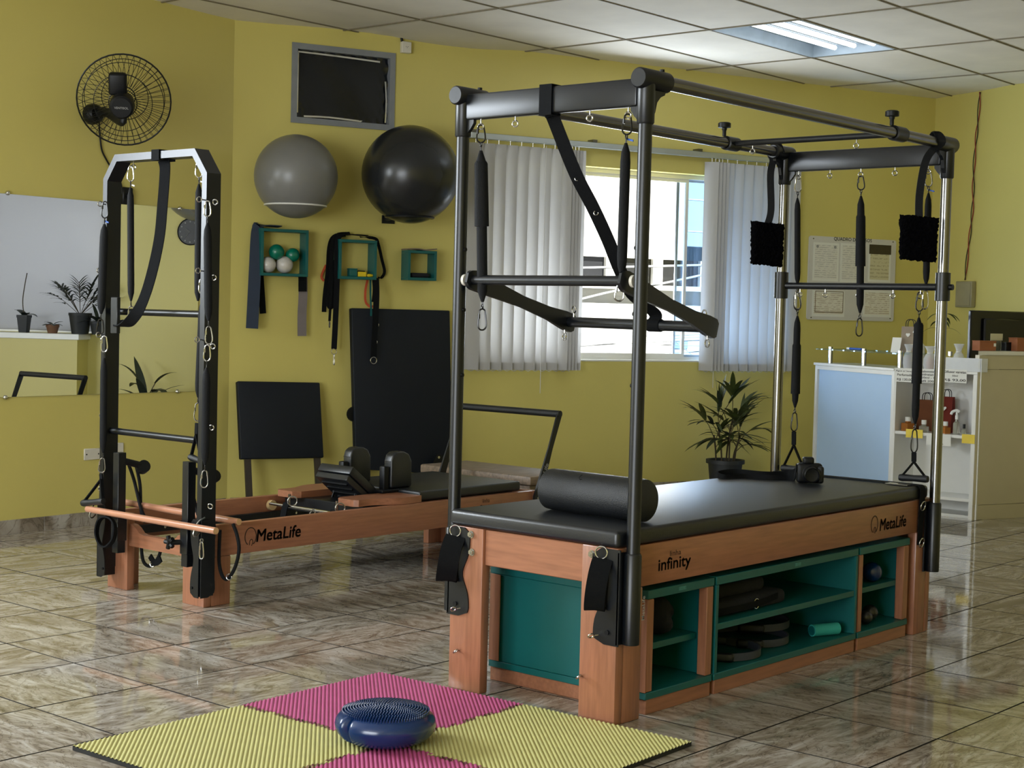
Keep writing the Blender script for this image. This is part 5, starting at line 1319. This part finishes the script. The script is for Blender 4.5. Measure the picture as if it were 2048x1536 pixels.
for d, L, w, dr in (((.1, -.4, 1), .62, .1, .5), ((.5, .5, .9), .5, .09, .9), ((-.5, .3, 1), .48, .09, .8), ((.2, .8, .6), .45, .09, .8), ((-.3, -.6, .8), .4, .08, .9), ((.6, -.2, .8), .42, .08, 1)): part('leaf', leaf_bm(q+V((0, 0, .3)), d, L, w, dr, n=8), LEAFD, t)
for k, (d, L, w, h) in enumerate((((.3, -.9, .5), .34, .1, .5), ((-.2, .9, .45), .36, .1, .46), ((.2, .7, .9), .32, .08, .55), ((-.3, -.5, 1), .3, .08, .58), ((.1, 1, .1), .3, .09, .42))):
    e_ = q+V((d[0]*.16, d[1]*.16, h)); part('leaf_stalk', sweep(BM(), spline([q+V((0, 0, .3)), q+V((d[0]*.05, d[1]*.05, h*.75)), e_], 4), circ(.005, 6)), STEM, t); part('leaf', leaf_bm(e_, d, L, w, 1., n=8), LEAFD, t)

# ------------------------------------------------------------------ reception desk
dA, dB, dC, dD = onz((1622, 987)), onz((1779, 1022)), onz((1944, 1040)), onz((2120, 1031))
def seg(a, b):
    d = (b-a).normalized(); n = V((d.y, -d.x, 0)); n = n if n.dot(CAM-a) > 0 else -n; return Wall(a, d, n), (b-a).length
W1, L1 = seg(dA, dB); W2, L2 = seg(dB, dC); W3, L3 = seg(dC, dD)
H1, H3 = 1.088, 1.243
dk = thing('reception_desk', 'white angled reception desk with open shelves in the middle', 'desk', (dB+dC)/2)
part('left_panel', wallbox(BM(), W1, .045, L1-.035, .06, H1-.045, -.03, -.012), DAYG, dk, label='glossy white panel with bluish daylight put into its colour'); part('panel_edge', frame_rect(BM(), W1, 0, L1, .0, H1-.02, .034, -.03, 0), WHT, dk, smooth=False)
part('left_top', wallbox(BM(), W1, -.01, L1+.005, H1-.02, H1, -.4, .012, .002), WHT, dk); part('left_side', wallbox(BM(), W1, 0, .03, 0, H1-.021, -.38, -.031), WHT, dk)
SD = -.34
part('shelf_side', wallbox(BM(), W2, .0, .018, 0, H1-.02, SD, 0), WHT, dk); part('shelf_side', wallbox(BM(), W2, L2-.03, L2, 0, H1-.02, SD, .004), WHT, dk)
part('shelf_back', wallbox(BM(), W2, .0185, L2-.031, 0, H1-.021, SD-.018, SD), WHT, dk)
part('shelf_top', wallbox(BM(), W2, .0, L2, H1-.019, H1, SD, .004, .001), WHT, dk)
for z in (.615, .15): part('shelf_board', wallbox(BM(), W2, .019, L2-.031, z-.022, z, SD+.001, -.004), WHT, dk)
part('shelf_plinth', wallbox(BM(), W2, .019, L2-.031, 0, .02, SD+.001, -.06), WHT, dk)
part('right_panel', wallbox(BM(), W3, .0, L3, .11, H3-.135, -.03, .004), WHTS, dk); part('right_fascia', wallbox(BM(), W3, .0, L3, H3-.132, H3-.03, -.03, .012), WHTS, dk)
part('right_plinth', wallbox(BM(), W3, .0, L3, 0, .107, -.03, .002), WHTS, dk); tp = [W3.at(-.03, H3-.028, .03), W3.at(L3, H3-.028, .03), W3.at(L3, H3-.028, -.42), dC-W2.n*.42+W2.d*.02+V((0, 0, H3-.028))]
part('right_top', prism(BM(), tp, (0, 0, .028)), WHT, dk, smooth=False)
part('inner_counter', wallbox(BM(), W3, .18, L3, .76, .785, -.95, -.43), WHT, dk); part('inner_end', wallbox(BM(), W2, L2+.001, L2+.02, 0, H3-.029, SD, -.02), WHT, dk)
part('counter_leg', wallbox(BM(), W3, .19, .22, 0, .759, -.95, -.43), WHT, dk)
part('glass_shelf', wallbox(BM(), W1, .03, L1+.06, 1.196, 1.206, -.36, .02), SHELFG, dk, smooth=False)
for p in (.13, .62, L1-.02): part('shelf_post', cyl(BM(), W1.at(p, H1, -.06), W1.at(p, 1.222, -.06), .02, n=16), CHR, dk)
part('front_fence', wallbox(BM(), W2, L2*.62, L2+.02, H1+.001, H1+.10, -.004, .004), FROST, dk, smooth=False); part('front_fence', wallbox(BM(), W3, .0, .06, H1+.001, H1+.10, .03, .036), FROST, dk, smooth=False)
# price signs and notes
def sign(name, label, p0, p1, w, off, m, lines, grp, inkm=INK):
    t0, t1, z0, z1 = quad(w, p0, p1, off); s = thing(name, label, 'sign', w.at((t0+t1)/2, z0, off), grp)
    part('card', wallbox(BM(), w, t0, t1, z0, z1, off-.0008, off), m, s, smooth=False)
    for body, fz, wd, hh in lines: text('lettering', body, w.at((t0+t1)/2, z0+(z1-z0)*fz, off+.0003), w.d, (0, 0, 1), (t1-t0)*wd, inkm, s, height=hh*(z1-z0), bold=.012)
    return s
gp = 'price signs on the desk shelves'
sign('price_sign', 'price sign reading R$ 130, left under the desk top', (1789, 735.5), (1830, 765), W2, .006, PAPER, (('Água p/ lençol', .8, .86, .16), ('Perfumada', .52, .7, .17), ('R$ 130,00', .17, .72, .2)), gp)
sign('price_sign', 'price sign partly behind the steel post, middle', (1836, 737), (1880, 767), W2, .006, PAPER, (('Sabonete L', .82, .7, .16), ('hidratante', .6, .7, .16), ('150ml - R$', .36, .8, .16), ('refil 200ml', .13, .8, .15)), gp)
sign('price_sign', 'price sign reading Difusor varetas R$ 93,00', (1887, 738), (1933, 766.5), W2, .006, PAPER, (('Difusor varetas', .82, .94, .2), ('50ml', .52, .24, .13), ('R$ 93,00', .18, .92, .22)), gp)
sign('price_sign', 'white price sheet hanging from the middle shelf', (1853, 866), (1901, 893), W2, .002, PAPER, (('R$ 85,00', .13, .4, .12),), gp)
sign('sticky_note', 'orange-edged yellow sticky note on shelf, left', (1812, 857.5), (1845, 877), W2, .002, STICK, (), 'sticky notes on the shelf edge')
sign('sticky_note', 'yellow sticky note on the shelf edge, right', (1924, 868), (1949, 888), W2, .007, STICK, (), 'sticky notes on the shelf edge', INKB)
# goods
def at2(p, off, z): q = W2.hit(p, off); q.z = z; return q
def bottle(name, label, p, off, z, r, h, m, capm, grp, cap='cap', sq=False, spray=False):
    c = at2(p, off, z); t = thing(name, label, 'bottle', c, grp)
    part('bottle_body', lathe(BM(), [(0, 0), (r, 0), (r*1.02, .006), (r, h*.72), (r*.45, h*.84), (r*.4, h)] if not sq else [(0, 0), (r*1.2, 0), (r*1.2, h*.78), (r*.5, h*.86), (r*.5, h)], c, 4 if sq else 18, ex=(1, .4, 0)), m, t, ang=30)
    c2_ = c+V((0, 0, h))
    if spray:
        part('spray_neck', lathe(BM(), [(r*.5, -.005), (r*.5, .02), (r*.3, .03), (r*.3, .05), (0, .052)], c2_, 12), capm, t)
        part('spray_head', sweep(BM(), spline([c2_+V((0, 0, .05))+W2.d*.02, c2_+V((0, 0, .062)), c2_+V((0, 0, .05))-W2.d*.035, c2_+V((0, 0, .03))-W2.d*.045], 4), circ(.011, 8), scale=None), capm, t)
    else: part(cap, cyl(BM(), c2_-V((0, 0, .002)), c2_+V((0, 0, .03)), r*.55, n=14), capm, t)
    return t
zs = .6155; gg = 'bottles on the desk\'s middle shelf'
bottle('perfume_bottle', 'amber bottle with white cap, left end of middle shelf', (1816, 850), -.09, zs, .042, .075, AMB, WHT, gg, sq=True)
bottle('perfume_bottle', 'small round bottle with white cap on the middle shelf', (1848, 850), -.08, zs, .036, .06, CLEARP, WHT, gg)
bottle('perfume_bottle', 'small reddish bottle before the red paper bag', (1891, 852), -.08, zs, .032, .06, AMB, WHT, gg, sq=True)
bottle('spray_bottle', 'clear spray bottle with white trigger on middle shelf', (1913, 855), -.1, zs, .026, .115, CLEARP, WHT, gg, spray=True)
bottle('dropper_bottle', 'tiny clear bottle with black cap at the shelf\'s right end', (1928, 858), -.07, zs, .018, .05, CLEARP, BLKP, gg)
def bag(name, label, c, w_, d_, h_, ex_, m, grp, hm=INK, tag=True, handles=True):
    ex_ = V(ex_).normalized(); ey_ = V((-ex_.y, ex_.x, 0)); ey_ = ey_ if ey_.dot(CAM-c) > 0 else -ey_; t = thing(name, label, 'bag', c, grp)
    prism_ = [c-ex_*w_/2-ey_*d_/2, c+ex_*w_/2-ey_*d_/2, c+ex_*w_/2+ey_*d_/2, c-ex_*w_/2+ey_*d_/2]
    bm = BM(); lo_ = [bm.verts.new(p) for p in prism_]; hi_ = [bm.verts.new(p+V((0, 0, h_))+(ey_*(d_*.25)*(1 if i < 2 else -1))) for i, p in enumerate(prism_)]
    bm.faces.new(lo_[::-1])
    for i in range(4): bm.faces.new((lo_[i], lo_[(i+1) % 4], hi_[(i+1) % 4], hi_[i]))
    bmesh.ops.solidify(bm, geom=bm.faces[:], thickness=.001); part('bag_body', bm, m, t, smooth=False)
    if handles:
        for s_ in (-1, 1): 
            b_ = c+V((0, 0, h_-.01))+ey_*(s_*d_*.22); part('bag_handle', sweep(BM(), spline([b_-ex_*w_*.25, b_-ex_*w_*.22+V((0, 0, .05)), b_+V((0, 0, .065)), b_+ex_*w_*.22+V((0, 0, .05)), b_+ex_*w_*.25], 4), circ(.003, 6)), hm, t)
    if tag:
        o_ = c+ey_*(d_*.5+.004)+V((0, 0, h_*.68)); hp = [o_+ex_*(.018*16*math.sin(a)**3/16)+V((0, 0, .018*(13*math.cos(a)-5*math.cos(2*a)-2*math.cos(3*a)-math.cos(4*a))/16)) for a in [k*2*PI/20 for k in range(20)]]
        part('heart_tag', prism(BM(), hp, ey_*.0015), PAPER, t, smooth=False)
    return t
gbag = 'paper gift bags at the reception desk'
bag('gift_bag', 'brown kraft gift bag with black handle on middle shelf', at2((1853, 850), -.24, zs), .135, .08, .235, W2.d, KRAFT, gbag, tag=False)
bag('gift_bag', 'red gift bag with white heart tag on middle shelf', at2((1892, 850), -.2, zs), .11, .08, .27, W2.d, REDP, gbag)
g1_ = W1.at(L1-.1, 1.2065, -.2); bag('gift_bag', 'pale gift bag with heart tag on the glass shelf', g1_, .13, .08, .2, W2.d, KRAFTL, gbag)
cd1 = W1.at(L1-.08, 1.2065, -.06); t = thing('price_card', 'small white card leaning against the pale gift bag', 'card', cd1); part('card', obox(BM(), cd1+V((0, 0, .058)), W2.d*.075, W2.n*.0015+V((0, 0, .0003)), V((0, 0, .113))-W2.n*.03), PAPER, t, smooth=False); part('card_foot', obox(BM(), cd1+V((0, 0, .001))-W2.n*.0, W2.d*.07, W2.n*.04, V((0, 0, .001))), PAPER, t, smooth=False)
t = bottle('spray_bottle', 'white spray bottle behind a black spring, on desk top', (1838, 700), -.2, H1+.001, .045, .24, WHT, WHT, None, spray=True)
def orgz(label, p, off, w_, h_, inner):
    c = at2(p, off, H1+.001); t = thing('organza_bag', label, 'bag', c, 'organza bags on the desk top')
    part('bag_body', lathe(BM(), [(0, .001), (w_*.42, .002), (w_*.5, h_*.2), (w_*.48, h_*.45), (w_*.36, h_*.62), (w_*.2, h_*.7), (w_*.26, h_*.82), (w_*.42, h_*.98), (w_*.40, h_)], c, 14), ORGZ, t)
    part('bottle_inside', lathe(BM(), [(0, .004), (w_*.28, .004), (w_*.28, h_*.42), (w_*.1, h_*.5), (w_*.1, h_*.6), (0, h_*.6)], c, 14), inner, t)
    part('ribbon', ring(BM(), c+V((0, 0, h_*.7)), w_*.21, .004, (0, 0, 1), 16, 6), PAPER, t)
orgz('white organza gift bag at the desk top\'s left', (1817, 720), -.07, .085, .185, mat('lilac_liquid', (150, 140, 150), .2))
orgz('white organza gift bag, second from the left', (1860, 720), -.08, .10, .175, AMB)
orgz('white organza gift bag, rightmost before the monitor', (1917, 720), -.07, .09, .2, mat('yellow_liquid', (206, 196, 110), .2))
bottle('diffuser_bottle', 'small yellow diffuser bottle between two organza bags', (1900, 720), -.11, H1+.001, .032, .11, mat('pale_yellow_liquid', (220, 205, 120), .15, trans=.3), CARAB, None)
q = W1.at(.42, 1.2065, -.07); t = thing('marker', 'blue marker pen lying on the glass shelf', 'marker', q); part('pen_body', cyl(BM(), q+V((0, 0, .0095))-W1.d*.02, q+V((0, 0, .0095))+W1.d*.15, .009, n=12), BLUT, t); part('pen_cap', cyl(BM(), q+V((0, 0, .0095))-W1.d*.06, q+V((0, 0, .0095))-W1.d*.0205, .0095, n=12), PAPER, t)
# monitor and boxes on the right part
mt0, _ = W3.tz((1941, 660), -.55)
mo = thing('monitor', 'large dark computer monitor behind the desk\'s right part', 'monitor', W3.at(mt0+.3, .786, -.6)); zt2 = W3.tz((1990, 622), -.55)[1]
part('monitor_case', wallbox(BM(), W3, mt0, mt0+.66, .98, zt2, -.585, -.55, .008), SCRN, mo); part('monitor_back', wallbox(BM(), W3, mt0+.12, mt0+.54, 1.02, zt2-.06, -.549, -.52, .01), SCRN, mo)
part('monitor_stand', wallbox(BM(), W3, mt0+.29, mt0+.37, .80, 1.1, -.62, -.586), SCRN, mo); part('monitor_foot', wallbox(BM(), W3, mt0+.2, mt0+.46, .786, .799, -.7, -.5, .003), SCRN, mo)
def w3(p, off): return W3.tz(p, off)
def box3(name, label, p0, p1, off, dp, m, grp='small boxes on the desk\'s right top', tg=False):
    t0, z1 = w3(p0, off); t1, _ = w3(p1, off); t = thing(name, label, 'box', W3.at((t0+t1)/2, H3+.0005, off-dp/2), grp)
    part('box_body', wallbox(BM(), W3, t0, t1, H3+.0005, z1, off-dp, off, .002), m, t); part('box_lid', wallbox(BM(), W3, t0-.001, t1+.001, z1+.0002, z1+.006, off-dp-.001, off+.001), m, t)
    if tg: part('heart_tag', wallbox(BM(), W3, t1-.025, t1-.003, z1-.035, z1-.012, off+.0005, off+.0015), PAPER, t)
    return t
box3('gift_box', 'brown kraft box with a white tag before the monitor', (1960, 683), (1992, 703), -.05, .08, KRAFT, tg=True)
box3('display_box', 'dark small box before the monitor', (2013, 686), (2034, 703), -.12, .05, BLKP)
box3('gift_box', 'brown box cut off by the photo\'s right edge', (2035, 677), (2062, 703), -.06, .09, KRAFT)
t0, z1 = w3((1981, 667), -.2); t1, z0 = w3((2005, 681), -.2); t = thing('business_card', 'pale card standing in a holder behind the kraft box', 'card', W3.at((t0+t1)/2, H3+.0005, -.2)); part('card', wallbox(BM(), W3, t0, t1, z0, z1, -.2, -.199), PAPERC, t, smooth=False); part('card_holder', wallbox(BM(), W3, t0+.01, t1-.01, H3+.0005, z0+.004, -.21, -.2005), CLEARP, t, smooth=False)
q = W3.at(.24, .786, -.66); t = thing('bamboo_plant', 'thin-leaved plant behind the steel post beside the monitor', 'plant', q); pot_parts(t, q, .05, .06, .14, POT)
st_ = spline([q+V((0, 0, .12)), q+V((0, 0, .45))-W3.d*.01, q+V((0, 0, .72))+W3.d*.01], 6); part('stem', sweep(BM(), st_, circ(.006, 7)), STEM, t)
for k in range(9):
    a = k*2.4; o_ = st_[-1-(k % 4)]; part('leaf', leaf_bm(o_, W3.d*math.cos(a)+W3.n*math.sin(a)*.7+V((0, 0, .5)), .17, .026, 1.5), LEAF, t)

# ------------------------------------------------------------------ puzzle mats and balance disc in the foreground
K = V((-.108, 1.135, 0)); an = math.radians(2.25); TS = .72
ea = V((math.cos(an), math.sin(an), 0)); eb = V((math.sin(an), -math.cos(an), 0))
def MP(i, j): return K-ea*(TS*i)+eb*(TS*j)
def tabs(P, Q, n=7, amp=.013):
    d = (Q-P); L = d.length; d.normalize(); s = V((-d.y, d.x, 0)); out = []; st = L/n
    for k in range(n):
        c = P+d*(st*(k+.5)); sg = 1 if k % 2 else -1
        for u, h in ((-.22, 0), (-.17, .5), (-.30, .8), (-.27, 1), (0, 1.08), (.27, 1), (.30, .8), (.17, .5), (.22, 0)): out.append(c+d*(u*st)+s*(sg*amp*2*h-sg*amp))
    return out
eH = {(1, 0): tabs(MP(1, 0), MP(1, 1)), (1, 1): tabs(MP(1, 1), MP(1, 2))}      # edges between column 0 and 1
eV = {(0, 1): tabs(MP(0, 1), MP(1, 1)), (1, 1): tabs(MP(1, 1), MP(2, 1))}      # edges between row 0 and 1
def outline(i, j):
    o = [MP(i, j)]
    o += (eV[(i, j)] if j == 1 else [])+[MP(i+1, j)]
    o += (eH[(i+1, j)] if i == 0 else [])+[MP(i+1, j+1)]
    o += (eV[(i, j+1)][::-1] if j == 0 else [])+[MP(i, j+1)]
    o += (eH[(i, j)][::-1] if i == 1 else [])
    return o
rib = (ea-eb).normalized(); across = V((-rib.y, rib.x, 0)); PITCH = .0142
for i, j, m, l_ in ((0, 0, FPINK, 'pink ribbed puzzle mat tile behind the blue disc'), (1, 0, FYEL, 'yellow ribbed puzzle mat tile on the left'), (0, 1, FYEL, 'yellow ribbed puzzle mat tile on right, before the couch leg'), (1, 1, FPINK, 'pink ribbed puzzle mat tile cut off at photo bottom')):
    c = MP(i+.5, j+.5); ol = [c+(p-c)*.9985 for p in outline(i, j)]
    t = thing('puzzle_mat_tile', l_, 'mat', c, 'puzzle mat tiles on the floor')
    bm = BM(); f = bm.faces.new([bm.verts.new(V((p.x, p.y, .0142))) for p in ol]); bmesh.ops.triangulate(bm, faces=[f]); 
    pr = [(p-K).dot(across) for p in ol]; k0, k1 = int(min(pr)/PITCH)-1, int(max(pr)/PITCH)+2
    for k in range(k0, k1):
        for fr_ in (.0, .2, .45, .75):
            bmesh.ops.bisect_plane(bm, geom=bm.verts[:]+bm.edges[:]+bm.faces[:], dist=1e-7, plane_co=K+across*((k+fr_)*PITCH), plane_no=across)
    for v in bm.verts:
        ph = ((v.co-K).dot(across)/PITCH+1e-6) % 1.
        h = 0 if ph > .75 else (ph/.2 if ph < .2 else (1 if ph < .45 else 1-(ph-.45)/.3)); v.co.z = .0142+.0032*h
    bmesh.ops.recalc_face_normals(bm, faces=bm.faces[:])
    if sum(f_.normal.z for f_ in bm.faces) < 0: bmesh.ops.reverse_faces(bm, faces=bm.faces[:])
    part('ribbed_top', bm, m, t, smooth=False)
    bm = BM(); lo_ = [bm.verts.new(V((p.x, p.y, .0006))) for p in ol]; hi_ = [bm.verts.new(V((p.x, p.y, .0141))) for p in ol]
    for a in range(len(ol)): bm.faces.new((lo_[a], lo_[(a+1) % len(ol)], hi_[(a+1) % len(ol)], hi_[a]))
    part('foam_base', bm, FBLK, t, smooth=False)
dc = onz((771, 1455), .062); dc.z = .0176
ds = thing('balance_disc', 'blue inflated balance disc with nubs on puzzle mats', 'balance cushion', dc)
RD_ = .168; gdir = (-_R*.757+FACE*.65); gdir.z = 0; gdir.normalize(); ga = math.atan2(gdir.y, gdir.x)
prof = [(0, .004), (.05, .003), (.09, .0), (.118, .004), (.143, .016), (.159, .034), (.1665, .052), (.168, .062), (.165, .076), (.156, .089), (.143, .097), (.12, .1045), (.09, .110), (.05, .114), (0, .1155)]
pf = []
for (a, b) in zip(prof, prof[1:]):
    for k in range(2): pf.append((a[0]+(b[0]-a[0])*k/2, a[1]+(b[1]-a[1])*k/2))
pf.append(prof[-1])
bm = lathe(BM(), pf, dc, 120, ex=(1, 0, 0))
for v in bm.verts:
    q = v.co-dc; r = math.hypot(q.x, q.y)
    if r > .09:
        da = (math.atan2(q.y, q.x)-ga+PI) % (2*PI)-PI; e = math.exp(-(da/.075)**2)*.05*min(1, (r-.09)/.05); k = (r-e)/r; v.co.x = dc.x+q.x*k; v.co.y = dc.y+q.y*k
part('disc_body', bm, BLUE, ds, ang=60)
bm = BM()
def dz(r):
    for (a, b) in zip(prof[8:], prof[9:]):
        if b[0] <= r <= a[0]: return a[1]+(b[1]-a[1])*(a[0]-r)/(a[0]-b[0])
    return .1155
for k in range(1, 17):
    r = .0088*k; n_ = max(6, int(2*PI*r/.0096))
    for i in range(n_):
        a = 2*PI*(i+.5*(k % 2))/n_; p = dc+V((r*math.cos(a), r*math.sin(a), dz(r)-.0006)); up = V((math.cos(a)*r*2.2, math.sin(a)*r*2.2, 1)).normalized()
        sweep(bm, [p, p+up*.008, p+up*.0115], circ(1, 6), scale=[.0036, .0024, .001])
part('disc_nubs', bm, BLUE, ds, kind='stuff')
